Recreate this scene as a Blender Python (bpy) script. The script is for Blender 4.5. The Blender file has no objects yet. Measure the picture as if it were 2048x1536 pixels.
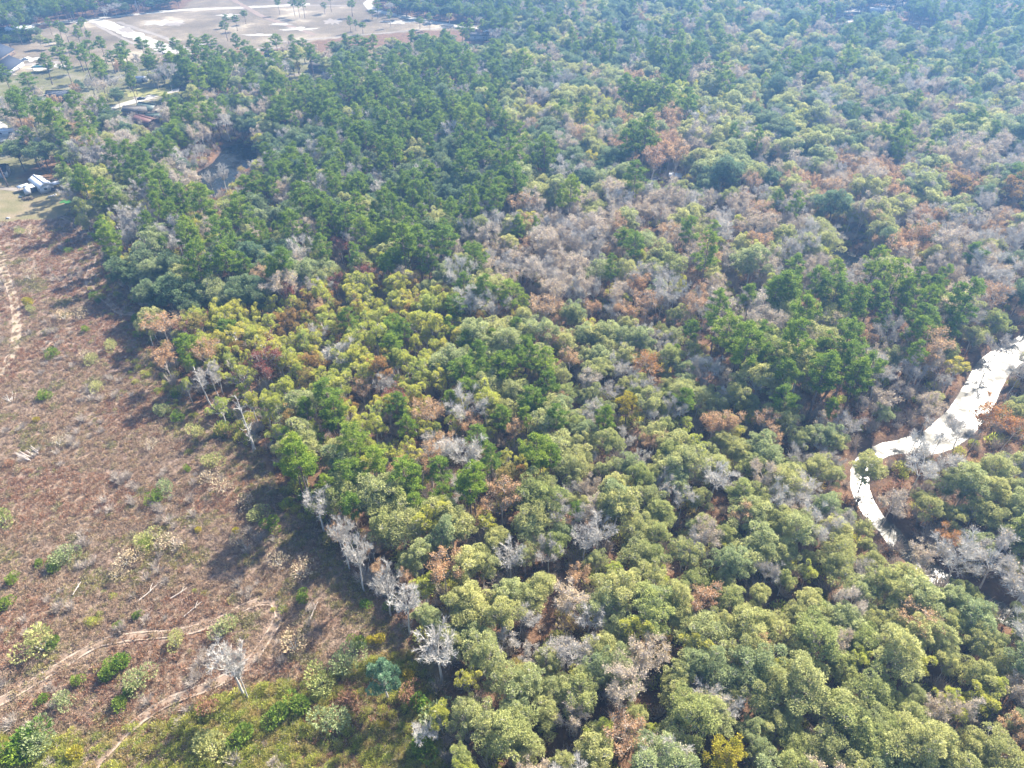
import bpy, math, random
import numpy as np
from mathutils import Vector
random.seed(7)
PI = math.pi
C = bpy.context.scene.collection
SC = bpy.context.scene

# ------------------------------------------------------------------ camera, sky, sun, exposure
CAM_H, PITCH, FPX = 120.0, math.radians(37.8), 1421.0
cam = bpy.data.cameras.new("camera"); camo = bpy.data.objects.new("camera", cam); C.objects.link(camo)
camo.location = (0, 0, CAM_H); camo.rotation_euler = (PI / 2 - PITCH, 0, 0)
cam.sensor_width = 36; cam.lens = 36 * FPX / 2048; cam.clip_start = 0.5; cam.clip_end = 20000
SC.camera = camo
SUN_EL, SUN_AZ = math.radians(39.5), math.radians(40)
w = bpy.data.worlds.new("World"); SC.world = w; w.use_nodes = True
nt = w.node_tree; bg = nt.nodes["Background"]
sky = nt.nodes.new("ShaderNodeTexSky"); sky.sky_type = 'NISHITA'; sky.sun_disc = False
sky.sun_elevation = SUN_EL; sky.sun_rotation = SUN_AZ; sky.air_density = 1.0; sky.dust_density = 1.5
nt.links.new(sky.outputs[0], bg.inputs[0]); bg.inputs[1].default_value = 0.10
sl = bpy.data.lights.new("sun", 'SUN'); so = bpy.data.objects.new("sun", sl); C.objects.link(so)
sv = Vector((math.sin(SUN_AZ) * math.cos(SUN_EL), math.cos(SUN_AZ) * math.cos(SUN_EL), math.sin(SUN_EL)))
so.rotation_euler = sv.to_track_quat('Z', 'Y').to_euler(); sl.energy = 5.0; sl.angle = math.radians(0.5); sl.color = (1, 0.92, 0.79)
SC.view_settings.view_transform = 'Standard'; SC.view_settings.look = 'None'
SC.view_settings.exposure = 2.15; SC.view_settings.gamma = 1.0; SC.view_settings.use_curve_mapping = False
cy = SC.cycles
cy.max_bounces = 5; cy.diffuse_bounces = 3; cy.glossy_bounces = 2; cy.transmission_bounces = 3; cy.volume_bounces = 1
cy.transparent_max_bounces = 8; cy.use_denoising = True
cy.use_adaptive_sampling = True; cy.adaptive_threshold = 0.02
try: cy.denoiser = 'OPENIMAGEDENOISE'
except Exception: pass

# ------------------------------------------------------------------ picture <-> place
SP, CP = math.sin(PITCH), math.cos(PITCH)
def at(px, py, z=0.0):
    """the point of the place at height z that shows at (px,py) of the 2048x1536 photograph"""
    x = (px - 1024) / FPX; u = -(py - 768) / FPX
    dy = CP + u * SP; dz = -SP + u * CP
    t = (z - CAM_H) / dz
    return np.array((x * t, dy * t, z))
def to_px(X, Y, Z):
    dz = Z - CAM_H
    d = Y * CP - dz * SP; u = Y * SP + dz * CP
    d = np.maximum(d, 1e-3)
    return 1024 + FPX * X / d, 768 - FPX * u / d, d
def inpoly(x, y, poly):
    x = np.asarray(x, float); y = np.asarray(y, float)
    r = np.zeros(x.shape, bool); n = len(poly)
    for i in range(n):
        x1, y1 = poly[i]; x2, y2 = poly[(i + 1) % n]
        if y1 == y2: continue
        c = ((y1 > y) != (y2 > y)) & (x < (x2 - x1) * (y - y1) / (y2 - y1) + x1)
        r ^= c
    return r
def world_line(pts): return np.array([at(a, b)[:2] for a, b in pts])
def resample(P, step):
    d = np.r_[0, np.cumsum(np.hypot(*np.diff(P, axis=0).T))]
    n = max(2, int(d[-1] / step) + 1); s = np.linspace(0, d[-1], n)
    Q = np.c_[np.interp(s, d, P[:, 0]), np.interp(s, d, P[:, 1])]
    for _ in range(3):
        Q[1:-1] = (Q[:-2] + 2 * Q[1:-1] + Q[2:]) / 4
    return Q
def dist_line(X, Y, P):
    X = np.asarray(X, float); Y = np.asarray(Y, float); r = np.full(X.shape, 1e9)
    for (ax, ay), (bx, by) in zip(P[:-1], P[1:]):
        lx, ly = bx - ax, by - ay; L = lx * lx + ly * ly + 1e-9
        t = np.clip(((X - ax) * lx + (Y - ay) * ly) / L, 0, 1)
        r = np.minimum(r, np.hypot(X - ax - t * lx, Y - ay - t * ly))
    return r
def vnoise(x, y, s, seed=0):
    """smooth value noise 0..1"""
    x = np.asarray(x, float) / s + 1000; y = np.asarray(y, float) / s + 1000
    xi = np.floor(x).astype(np.int64); yi = np.floor(y).astype(np.int64); fx = x - xi; fy = y - yi
    fx = fx * fx * (3 - 2 * fx); fy = fy * fy * (3 - 2 * fy)
    def h(a, b):
        v = (a * 374761393 + b * 668265263 + seed * 974634777) & 0x7fffffff
        v = ((v ^ (v >> 13)) * 1274126177) & 0x7fffffff
        return ((v ^ (v >> 16)) & 0xffff) / 65535.0
    return (h(xi, yi) * (1 - fx) + h(xi + 1, yi) * fx) * (1 - fy) + (h(xi, yi + 1) * (1 - fx) + h(xi + 1, yi + 1) * fx) * fy

# ------------------------------------------------------------------ materials
def newmat(name):
    m = bpy.data.materials.new(name); m.use_nodes = True
    n = m.node_tree.nodes; l = m.node_tree.links
    return m, n, l, n["Principled BSDF"], n["Material Output"]
def ramp(n, cols, interp='LINEAR'):
    r = n.new("ShaderNodeValToRGB"); r.color_ramp.interpolation = interp
    e = r.color_ramp.elements
    while len(e) < len(cols): e.new(0.5)
    for i, c in enumerate(cols):
        e[i].position = c[0]; e[i].color = (*c[1], 1)
    return r
def leaf_mat(name, cols, trans=0.35, var=0.35):
    m, n, l, p, out = newmat(name)
    oi = n.new("ShaderNodeObjectInfo")
    k = len(cols); r = ramp(n, [(i / max(1, k - 1), c) for i, c in enumerate(cols)])
    l.new(oi.outputs["Random"], r.inputs[0])
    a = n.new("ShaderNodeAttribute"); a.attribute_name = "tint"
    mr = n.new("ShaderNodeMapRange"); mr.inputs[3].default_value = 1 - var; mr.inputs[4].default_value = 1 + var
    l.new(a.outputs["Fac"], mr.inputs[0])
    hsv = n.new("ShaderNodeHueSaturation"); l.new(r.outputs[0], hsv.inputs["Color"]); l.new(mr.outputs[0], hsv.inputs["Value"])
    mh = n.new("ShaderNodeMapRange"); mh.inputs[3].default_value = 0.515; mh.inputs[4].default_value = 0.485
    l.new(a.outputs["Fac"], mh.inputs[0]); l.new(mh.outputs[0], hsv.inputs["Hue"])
    p.inputs["Roughness"].default_value = 0.65; p.inputs["Specular IOR Level"].default_value = 0.12
    l.new(hsv.outputs[0], p.inputs["Base Color"])
    tr = n.new("ShaderNodeBsdfTranslucent"); l.new(hsv.outputs[0], tr.inputs[0])
    mx = n.new("ShaderNodeMixShader"); mx.inputs[0].default_value = trans
    l.new(p.outputs[0], mx.inputs[1]); l.new(tr.outputs[0], mx.inputs[2]); l.new(mx.outputs[0], out.inputs[0])
    return m
def bark_mat(name, c1, c2):
    m, n, l, p, out = newmat(name)
    oi = n.new("ShaderNodeObjectInfo"); tc = n.new("ShaderNodeTexCoord"); nz = n.new("ShaderNodeTexNoise")
    nz.inputs["Scale"].default_value = 1.7; nz.inputs["Detail"].default_value = 3
    l.new(tc.outputs["Object"], nz.inputs["Vector"])
    ad = n.new("ShaderNodeMath"); ad.operation = 'ADD'; l.new(oi.outputs["Random"], ad.inputs[0]); l.new(nz.outputs[0], ad.inputs[1])
    mu = n.new("ShaderNodeMath"); mu.operation = 'MULTIPLY'; mu.inputs[1].default_value = 0.55; l.new(ad.outputs[0], mu.inputs[0])
    r = ramp(n, [(0.15, c1), (0.85, c2)]); l.new(mu.outputs[0], r.inputs[0]); l.new(r.outputs[0], p.inputs["Base Color"])
    p.inputs["Roughness"].default_value = 0.85; p.inputs["Specular IOR Level"].default_value = 0.2
    return m
def plain(name, col, rough=0.6, noise=0.12, scale=3.0, spec=0.3):
    m, n, l, p, out = newmat(name)
    tc = n.new("ShaderNodeTexCoord"); nz = n.new("ShaderNodeTexNoise"); nz.inputs["Scale"].default_value = scale; nz.inputs["Detail"].default_value = 4
    l.new(tc.outputs["Object"], nz.inputs["Vector"])
    r = ramp(n, [(0.3, tuple(c * (1 - noise) for c in col)), (0.7, tuple(min(1, c * (1 + noise)) for c in col))])
    l.new(nz.outputs[0], r.inputs[0]); l.new(r.outputs[0], p.inputs["Base Color"])
    p.inputs["Roughness"].default_value = rough; p.inputs["Specular IOR Level"].default_value = spec
    return m

M = {}
M['pine'] = leaf_mat("pine needles", [(.13, .20, .026), (.19, .27, .03), (.14, .22, .034), (.24, .31, .036)], .40)
M['oak'] = leaf_mat("oak leaves", [(.27, .31, .10), (.35, .36, .14), (.27, .32, .15), (.42, .42, .16), (.32, .33, .12)], .42, .45)
M['teal'] = leaf_mat("dark evergreen leaves", [(.13, .20, .11), (.16, .22, .10), (.19, .24, .12)], .38)
M['plume'] = leaf_mat("yellow green leaves", [(.38, .42, .09), (.47, .46, .09), (.36, .41, .10), (.50, .45, .09)], .42)
M['gold'] = leaf_mat("golden leaves", [(.30, .22, .055), (.33, .20, .07), (.27, .23, .07)], .40)
M['russet'] = leaf_mat("russet leaves", [(.44, .27, .13), (.46, .31, .16), (.38, .23, .12)], .35)
M['red'] = leaf_mat("red brown leaves", [(.25, .085, .05), (.22, .07, .045)], .35)
M['orange'] = leaf_mat("orange leaves", [(.40, .20, .06), (.42, .22, .05)], .40)
M['yellow'] = leaf_mat("bright yellow leaves", [(.38, .34, .04), (.40, .32, .04)], .40)
M['pinkish'] = leaf_mat("faded pink brown leaves", [(.46, .38, .26), (.50, .39, .23), (.46, .40, .29)], .35)
M['bluegreen'] = leaf_mat("blue green leaves", [(.13, .22, .12), (.13, .22, .12)], .3)
M['lime'] = leaf_mat("fresh green leaves", [(.13, .22, .03), (.20, .27, .04), (.11, .18, .03)], .4)
M['bark'] = bark_mat("brown bark", (.10, .08, .065), (.17, .14, .12))
M['bark_pine'] = bark_mat("pine bark", (.13, .09, .07), (.19, .15, .13))
M['twig'] = bark_mat("grey twigs", (.36, .33, .30), (.54, .51, .46))
M['twig_l'] = bark_mat("mauve grey twigs", (.42, .36, .31), (.58, .51, .45))
M['white'] = bark_mat("white weathered bark", (.35, .325, .29), (.50, .47, .425))

# ------------------------------------------------------------------ mesh helpers (all quads)
class Geo:
    def __init__(s): s.V = []; s.F = []; s.Mi = []; s.T = []; s.n = 0
    def add(s, V, F, mi, T):
        s.V.append(V); s.F.append(F + s.n); s.Mi.append(np.full(len(F), mi, np.int32)); s.T.append(T); s.n += len(V)
    def tube(s, P, R, sides=5, mi=0, cap=False):
        P = np.asarray(P, float); R = np.asarray(R, float); n = len(P)
        T = np.gradient(P, axis=0); T /= np.linalg.norm(T, axis=1)[:, None] + 1e-9
        ref = np.array((1, 0, 0.)) if abs(T[0][0]) < .8 else np.array((0, 1, 0.))
        U = np.cross(T, ref); U /= np.linalg.norm(U, axis=1)[:, None] + 1e-9; W = np.cross(T, U)
        a = np.arange(sides) * 2 * PI / sides
        V = P[:, None] + R[:, None, None] * (np.cos(a)[None, :, None] * U[:, None] + np.sin(a)[None, :, None] * W[:, None])
        V = V.reshape(-1, 3)
        i = np.arange(n - 1)[:, None] * sides; j = np.arange(sides)[None]; k = (j + 1) % sides
        F = np.stack([i + j, i + k, i + sides + k, i + sides + j], -1).reshape(-1, 4)
        s.add(V, F, mi, np.full(len(F), .5, np.float32))
    def strips(s, A, B, wid, rng, mi=0):
        """thin flat tapering twigs A->B"""
        A = np.asarray(A, float); B = np.asarray(B, float)
        D = B - A; N = rng.normal(size=D.shape); S = np.cross(D, N); S /= np.linalg.norm(S, axis=1)[:, None] + 1e-9
        wid = np.broadcast_to(wid, len(A))[:, None]
        V = np.stack([A - S * wid, A + S * wid, B + S * wid * .45, B - S * wid * .45], 1).reshape(-1, 3)
        F = np.arange(len(A) * 4).reshape(-1, 4)
        s.add(V, F, mi, np.full(len(F), .5, np.float32))
    def leaves(s, P, D, L, Wd, rng, mi=1, T=None, up=.8):
        """leaf sprays: pointed quads that start at P and run along D"""
        D = D / (np.linalg.norm(D, axis=1)[:, None] + 1e-9); N = rng.normal(size=D.shape) * .75 + (0, 0, up)
        S = np.cross(D, N); S /= np.linalg.norm(S, axis=1)[:, None] + 1e-9
        L = np.broadcast_to(L, len(P))[:, None]; Wd = np.broadcast_to(Wd, len(P))[:, None]
        B = np.cross(D, S) * (rng.random(len(P))[:, None] - .5) * L * .3
        mid = P + D * L * .55 + B
        V = np.stack([P, mid + S * Wd / 2, P + D * L, mid - S * Wd / 2], 1).reshape(-1, 3)
        F = np.arange(len(P) * 4).reshape(-1, 4)
        s.add(V, F, mi, (rng.random(len(P)) if T is None else T).astype(np.float32))
    def mesh(s, name, mats):
        V = np.concatenate(s.V).astype(np.float32); F = np.concatenate(s.F).astype(np.int32)
        Mi = np.concatenate(s.Mi); T = np.concatenate(s.T).astype(np.float32)
        me = bpy.data.meshes.new(name)
        me.vertices.add(len(V)); me.vertices.foreach_set("co", V.ravel())
        me.loops.add(len(F) * 4); me.loops.foreach_set("vertex_index", F.ravel())
        me.polygons.add(len(F)); me.polygons.foreach_set("loop_start", np.arange(0, len(F) * 4, 4, dtype=np.int32))
        me.polygons.foreach_set("material_index", Mi)
        a = me.attributes.new("tint", 'FLOAT', 'FACE'); a.data.foreach_set("value", T)
        for m in mats: me.materials.append(m)
        me.update(calc_edges=True)
        return me
def merge(g1, g2, mi1=0, mi2=1):
    g = Geo()
    for gg in (g1, g2):
        off = g.n
        for V, F, mm, T in zip(gg.V, gg.F, gg.Mi, gg.T):
            g.V.append(V); g.F.append(F + off); g.Mi.append(mm); g.T.append(T)
        g.n += gg.n
    return g
def sph(rng, n):
    v = rng.normal(size=(n, 3)); return v / np.linalg.norm(v, axis=1)[:, None]

# ------------------------------------------------------------------ tree shapes: each returns (trunk Geo, crown Geo), base at the origin
def trunk_path(rng, h, lean=.04, n=6):
    z = np.linspace(0, h, n); b = rng.normal(size=2) * lean
    P = np.c_[b[0] * z + rng.normal(size=n) * .06 * (z > 0), b[1] * z + rng.normal(size=n) * .06 * (z > 0), z]
    return P
def pine(rng, h, R, c0=.5, dens=1.0):
    tg, cg = Geo(), Geo()
    P = trunk_path(rng, h * .97, .02, 7); r0 = h * .0105 + .06
    tg.tube(P, np.linspace(r0, .05, 7), 6, 0)
    nb = int(34 * dens); PP, DD, LL, TT = [], [], [], []
    for i in range(nb):
        t = (i + rng.random()) / nb; z = h * (c0 + (1 - c0) * t * .97)
        prof = (1 - t ** 2.4) ** .75 * min(1, .45 + t * 2.2)
        r = R * prof * rng.uniform(.62, 1.12) + .3
        a = rng.random() * 2 * PI; base = np.array((np.interp(z, P[:, 2], P[:, 0]), np.interp(z, P[:, 2], P[:, 1]), z))
        up = rng.uniform(.05, .55)
        tip = base + np.array((math.cos(a) * r, math.sin(a) * r, r * up))
        mid = (base + tip) / 2 - np.array((0, 0, .12 * r))
        cg.tube([base, mid, tip], [.05 + .012 * r, .045, .02], 3, 0)
        nc = max(2, int(r * 1.5 + .5))
        for k in range(nc):
            f = rng.uniform(.42, 1.03) if k else 1.0
            c = base + (tip - base) * f + rng.normal(size=3) * (.35, .35, .2) * (1.1 if k else .4)
            cr = rng.uniform(.45, .8); ns = 34
            d = sph(rng, ns) + (0, 0, .3)
            PP.append(c + sph(rng, ns) * cr * rng.random((ns, 1)) ** .5 * (1, 1, .55)); DD.append(d); TT.append(np.clip(rng.normal(.5, .2) + rng.normal(size=ns) * .13, 0, 1))
    n = 60; PP.append(P[-1] + rng.normal(size=(n, 3)) * (.5, .5, .6)); DD.append(sph(rng, n) + (0, 0, .8)); TT.append(rng.random(n))
    PP = np.concatenate(PP); DD = np.concatenate(DD); TT = np.concatenate(TT)
    cg.leaves(PP, DD, rng.uniform(.38, .62, len(PP)), rng.uniform(.13, .22, len(PP)), rng, 1, TT)
    return tg, cg
def broad(rng, h, R, lobes=20, per=250, vert=.62, plume=0., size=1.0, gaps=.0):
    """leafy crown made of many sprays round lobes of different size on a crooked frame of limbs"""
    tg, cg = Geo(), Geo()
    hc = h * vert; zc = h - hc * .5
    P = trunk_path(rng, h * .55, .05, 5); r0 = .012 * h + .07
    tg.tube(P, np.linspace(r0, r0 * .55, 5), 6, 0)
    top = P[-1]; PP, DD, TT, LL = [], [], [], []
    sq = rng.uniform(.82, 1.2); rot = rng.random() * 6.28; sw = rng.uniform(0, 6.28); A_, B_ = [], []
    for i in range(lobes):
        u = (i + .5) / lobes; zz = 1 - 1.5 * u; rr = math.sqrt(max(0, 1 - zz * zz)); a = i * 2.39996 + rng.normal() * .4
        k = rng.uniform(.35, .98) * (1 + .25 * math.sin(2 * a + sw))
        c = np.array((math.cos(a) * rr * R * k * sq, math.sin(a) * rr * R * k / sq, zc + zz * hc * .5 * rng.uniform(.35, 1.0)))
        c[2] += rng.normal() * .6
        rl = R * rng.choice([.15, .21, .28, .36], p=[.28, .32, .26, .14]) * rng.uniform(.9, 1.1) * (1 - .15 * plume)
        el = np.array((rng.uniform(.85, 1.15), rng.uniform(.85, 1.15), rng.uniform(.7, 1.1) + plume * .6))
        cg.tube([top * (1, 1, .8), (top + c) / 2 + rng.normal(size=3) * .3, c], [.035 * R * .9, .05, .02], 3, 0)
        n = int(per * (rl / (R * .32)) ** 1.6 * rng.uniform(.8, 1.15) * (1 - gaps))
        d = sph(rng, n); d[:, 2] = np.where(d[:, 2] < -.2, -d[:, 2], d[:, 2])
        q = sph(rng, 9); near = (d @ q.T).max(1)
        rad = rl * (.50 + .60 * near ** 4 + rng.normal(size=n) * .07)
        pos = c + d * el * rad[:, None]
        out = d * el * .8 + sph(rng, n) * .85 + (0, 0, .1 + plume * .5)
        PP.append(pos); DD.append(out); lt = rng.normal() * .16
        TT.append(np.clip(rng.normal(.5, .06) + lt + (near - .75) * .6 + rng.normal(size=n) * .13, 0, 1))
        m9 = 9; dd = sph(rng, m9); dd[:, 2] = abs(dd[:, 2]); A_.append(np.repeat(c[None] - (0, 0, rl * .5), m9, 0)); B_.append(c + dd * el * rl * rng.uniform(.9, 1.2, (m9, 1)))
    cg.strips(np.concatenate(A_), np.concatenate(B_), .04, rng, 0)
    PP = np.concatenate(PP); DD = np.concatenate(DD); TT = np.concatenate(TT)
    cg.leaves(PP, DD, rng.uniform(.26, .52, len(PP)) * size, rng.uniform(.12, .23, len(PP)) * size, rng, 1, TT)
    return tg, cg
def bare(rng, h, R, leafn=0, thick=1.0, fine=1.0, crook=.25, c0=.36, lim=8):
    tg, cg = Geo(), Geo()
    ht = h * rng.uniform(.55, .7)
    P = trunk_path(rng, ht, .05, 6); r0 = (.010 * h + .05) * thick
    tg.tube(P, np.linspace(r0, r0 * .4, 6), 6, 0)
    L2 = []                                            # limbs
    for i in range(lim):
        f = rng.uniform(c0 / .65, 1) if i else 1.0; z = ht * min(1, f)
        b = np.array((np.interp(z, P[:, 2], P[:, 0]), np.interp(z, P[:, 2], P[:, 1]), z))
        a = i * 2.4 + rng.normal() * .4
        rr = R * rng.uniform(.55, .95) if i else R * .2
        zz = min(h, z + (h - z) * rng.uniform(.45, .95)) if i else h
        e = np.array((math.cos(a) * rr, math.sin(a) * rr, zz)); e[:2] += b[:2]
        m = b * .5 + e * .5 + rng.normal(size=3) * crook * .9 + np.array((math.cos(a), math.sin(a), -.4)) * rr * .10
        cg.tube([b, m, e], [r0 * .45, r0 * .28, r0 * .10], 4, 0); L2.append((b, m, e))
    S2 = []
    for b, m, e in L2:
        for k in range(6):
            f = rng.uniform(.25, 1.0); p = (b + (m - b) * 2 * f) if f < .5 else (m + (e - m) * (2 * f - 1))
            ax = (e - b); ln = np.linalg.norm(ax); ax = ax / ln
            d = ax * .7 + sph(rng, 1)[0] * .8 + (0, 0, .3); d /= np.linalg.norm(d)
            q = p + d * rng.uniform(.22, .42) * R * (1.15 - .4 * f)
            mm = (p + q) / 2 + rng.normal(size=3) * .12
            cg.tube([p, mm, q], [r0 * .16 + .01, r0 * .10 + .01, .02], 3, 0); S2.append((p, mm, q))
    A, B, TIP = [], [], []
    nt = int(9 * fine)
    for p, mm, q in S2:
        f = rng.uniform(.2, 1, nt)[:, None]; s = p + (q - p) * f
        ax = (q - p) / (np.linalg.norm(q - p) + 1e-6)
        d = ax * .8 + sph(rng, nt) * .75 + (0, 0, .3); d /= np.linalg.norm(d, axis=1)[:, None]
        e = s + d * rng.uniform(.7, 1.5, nt)[:, None] * (R / 5)
        A.append(s); B.append(e)
    A = np.concatenate(A); B = np.concatenate(B)
    cg.strips(A, B, .028 * thick, rng)
    nf = max(1, int(3 * fine)); A2 = np.repeat(A, nf, 0); B2 = np.repeat(B, nf, 0); f = rng.uniform(.3, 1, len(A2))[:, None]
    s = A2 + (B2 - A2) * f; ax = B2 - A2; ax /= np.linalg.norm(ax, axis=1)[:, None]
    d = ax * .8 + sph(rng, len(A2)) * .75 + (0, 0, .25); d /= np.linalg.norm(d, axis=1)[:, None]
    e = s + d * rng.uniform(.4, .9, len(A2))[:, None] * (R / 5)
    cg.strips(s, e, .018 * thick, rng)
    if leafn:
        i = rng.integers(0, len(e), leafn); p = e[i] + rng.normal(size=(leafn, 3)) * .18
        cg.leaves(p, sph(rng, leafn), rng.uniform(.22, .42, leafn), rng.uniform(.14, .24, leafn), rng, 1)
    return tg, cg
def snag(rng, h):
    tg, cg = Geo(), Geo()
    P = trunk_path(rng, h, .05, 6); tg.tube(P, np.linspace(.28, .05, 6), 6, 0)
    A, B = [], []
    for i in range(15):
        z = h * rng.uniform(.42, .98); b = np.array((np.interp(z, P[:, 2], P[:, 0]), np.interp(z, P[:, 2], P[:, 1]), z))
        a = rng.random() * 6.28; r = rng.uniform(1.2, 3.6) * (1.35 - z / h)
        e = b + (math.cos(a) * r, math.sin(a) * r, r * rng.uniform(-.1, .9)); m = (b + e) / 2 + rng.normal(size=3) * .25
        cg.tube([b, m, e], [.10, .07, .03], 4, 0)
        for k in range(4):
            s = m + (e - m) * rng.random(); A.append(s); B.append(s + rng.normal(size=3) * .5 + (0, 0, .3))
    cg.strips(A, B, .035, rng)
    return tg, cg

# ------------------------------------------------------------------ prototypes per sort of tree
PROT = {}     # sort -> list of (trunk mesh, crown mesh, joined mesh, nominal height, radius)
def proto(sort, gen, mats, n, seed):
    L = []
    for i in range(n):
        rng = np.random.default_rng(seed + i)
        tg, cg, h, R = gen(rng, i)
        tm = tg.mesh(sort + "_trunk", [mats[0]]); cm = cg.mesh(sort + "_crown", mats)
        jm = merge(tg, cg).mesh(sort + "_tree", mats)
        L.append((tm, cm, jm, h, R))
    PROT[sort] = L
def g_pine(rng, i): h = rng.uniform(19, 24); R = rng.uniform(3.2, 4.3); return (*pine(rng, h, R, rng.uniform(.42, .6), 1.25), h, R)
def g_oak(rng, i): h = rng.uniform(12, 16); R = rng.uniform(4.2, 6.2); return (*broad(rng, h, R, rng.integers(38, 50), 400, .66), h, R)
def g_plume(rng, i): h = rng.uniform(12, 15); R = rng.uniform(2.5, 3.4); return (*broad(rng, h, R, rng.integers(18, 25), 330, .60, plume=.8, size=.85), h, R)
def g_gold(rng, i): h = rng.uniform(11, 14); R = rng.uniform(2.7, 3.8); return (*broad(rng, h, R, 23, 300, .65, plume=.4, size=.85), h, R)
def g_rus(rng, i): h = rng.uniform(12, 15); R = rng.uniform(3.3, 4.6); return (*bare(rng, h, R, 2600, 1.0, 1.0), h, R)
def g_bare(rng, i): h = rng.uniform(12, 16); R = rng.uniform(3.6, 5.2); return (*bare(rng, h, R, 200, 1.0, 2.0), h, R)
def g_mauve(rng, i): h = rng.uniform(13, 16); R = rng.uniform(3.8, 5.4); return (*bare(rng, h, R, 1700, .95, 2.0), h, R)
proto('pine', g_pine, [M['bark_pine'], M['pine']], 6, 100)
proto('oak', g_oak, [M['twig'], M['oak']], 8, 200)
proto('teal', g_oak, [M['bark'], M['teal']], 4, 300)
proto('plume', g_plume, [M['twig'], M['plume']], 5, 400)
proto('gold', g_gold, [M['bark'], M['gold']], 3, 500)
proto('russet', g_rus, [M['twig_l'], M['russet']], 4, 600)
proto('red', g_rus, [M['twig_l'], M['red']], 2, 650)
proto('bare', g_bare, [M['twig'], M['pinkish']], 5, 700)
proto('mauve', g_mauve, [M['twig_l'], M['pinkish']], 5, 800)
proto('white', lambda r, i: (*bare(r, 17, 4.2, 0, 1.45, 1.2, .35, .54, 13), 17, 4.6), [M['white'], M['white']], 4, 900)
proto('snag', lambda r, i: (*snag(r, 17), 17, 3.0), [M['white'], M['white']], 2, 950)
proto('orange', g_rus, [M['twig_l'], M['orange']], 2, 960)
proto('yellow', g_gold, [M['bark'], M['yellow']], 1, 970)
proto('bluegreen', lambda r, i: (*broad(r, 11, 3.4, 26, 480, .7, .1, .9, 0.), 11, 3.5), [M['twig'], M['bluegreen']], 1, 980)

# ------------------------------------------------------------------ zones read off the photograph
CLEARING = [(-900, 440), (145, 425), (200, 500), (258, 600), (300, 645), (300, 700), (345, 775), (430, 862), (520, 915), (570, 985), (625, 1030), (680, 1110), (735, 1185), (800, 1250), (850, 1330), (880, 1400), (890, 1540), (900, 2400), (-2500, 2400)]
LAWN = [(-900, 372), (60, 366), (120, 372), (150, 400), (150, 425), (100, 440), (-900, 470)]
SANDS = [(-900, 140), (-900, -30), (0, 70), (180, 42), (360, 20), (430, -40), (740, -60), (735, 12), (780, 32), (960, 60), (840, 62), (640, 80), (520, 105), (400, 112), (300, 122), (150, 132), (0, 150)]
SANDS_T = [(-900, 140), (-900, -30), (0, 70), (180, 42), (360, 20), (430, -40), (740, -60), (735, 12), (780, 32), (980, 60), (960, 88), (840, 102), (640, 116), (520, 138), (400, 142), (300, 146), (150, 140), (0, 150)]
SUBURB = [(-900, 330), (-900, 60), (0, 88), (180, 128), (400, 118), (540, 110), (700, 118), (840, 100), (960, 88), (970, 110), (760, 150), (640, 165), (470, 172), (400, 190), (330, 240), (240, 262), (150, 290), (90, 320), (30, 365), (-900, 400)]
CREEK = [resample(world_line([(2250, 610), (2120, 655), (2048, 690), (1990, 725), (1958, 790), (1925, 840), (1870, 880), (1790, 885), (1735, 905), (1715, 950), (1735, 1010), (1790, 1065), (1850, 1130), (1930, 1180), (2060, 1245), (2300, 1330)]), 3.0),
         resample(world_line([(1610, 470), (1665, 488), (1700, 510), (1722, 535), (1735, 560)]), 4.0)]
POND_PX = [(375, 352), (398, 338), (425, 322), (440, 300), (452, 288), (480, 284), (505, 290), (518, 302), (512, 322), (490, 334), (470, 345), (468, 362), (450, 382), (425, 392), (405, 378)]
POND = np.array([at(a, b)[:2] for a, b in POND_PX])
CLEAR = [  # stretches of water and ground that the photograph shows free of crowns
    [(2048, 695), (2000, 706), (1960, 750), (1945, 800), (1895, 840), (1850, 866), (1770, 884), (1716, 900), (1720, 925), (1790, 900), (1860, 904), (1905, 888), (1950, 845), (1972, 790), (2048, 718)],
    [(1712, 955), (1735, 955), (1748, 1000), (1735, 1005)], [(1778, 1068), (1800, 1068), (1850, 1115), (1865, 1140), (1840, 1142), (1800, 1100)],
    [(395, 345), (425, 310), (440, 280), (512, 280), (518, 310), (500, 330), (470, 345), (468, 385), (455, 402), (420, 402), (400, 372)],
    [(1672, 492), (1700, 494), (1722, 530), (1700, 535)],
    [(50, 350), (115, 350), (122, 392), (50, 395)], [(215, 225), (230, 205), (322, 185), (330, 200), (250, 232)], [(250, 185), (300, 168), (350, 158), (385, 165), (350, 185), (262, 205)],
    [(255, 215), (325, 210), (320, 252), (262, 250)], [(100, 185), (135, 185), (135, 212), (105, 212)], [(560, 128), (640, 130), (665, 148), (560, 155)],
    [(938, 66), (990, 66), (990, 86), (940, 86)], [(1325, 346), (1362, 346), (1362, 366), (1300, 368)], [(1238, 48), (1262, 48), (1262, 66), (1238, 66)],
    [(1620, 40), (1700, 18), (1800, 6), (1830, 10), (1720, 34), (1640, 44)], [(1800, 32), (1870, 34), (1880, 52), (1790, 56)], [(20, 135), (60, 130), (120, 128), (110, 150), (20, 158)]]
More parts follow.
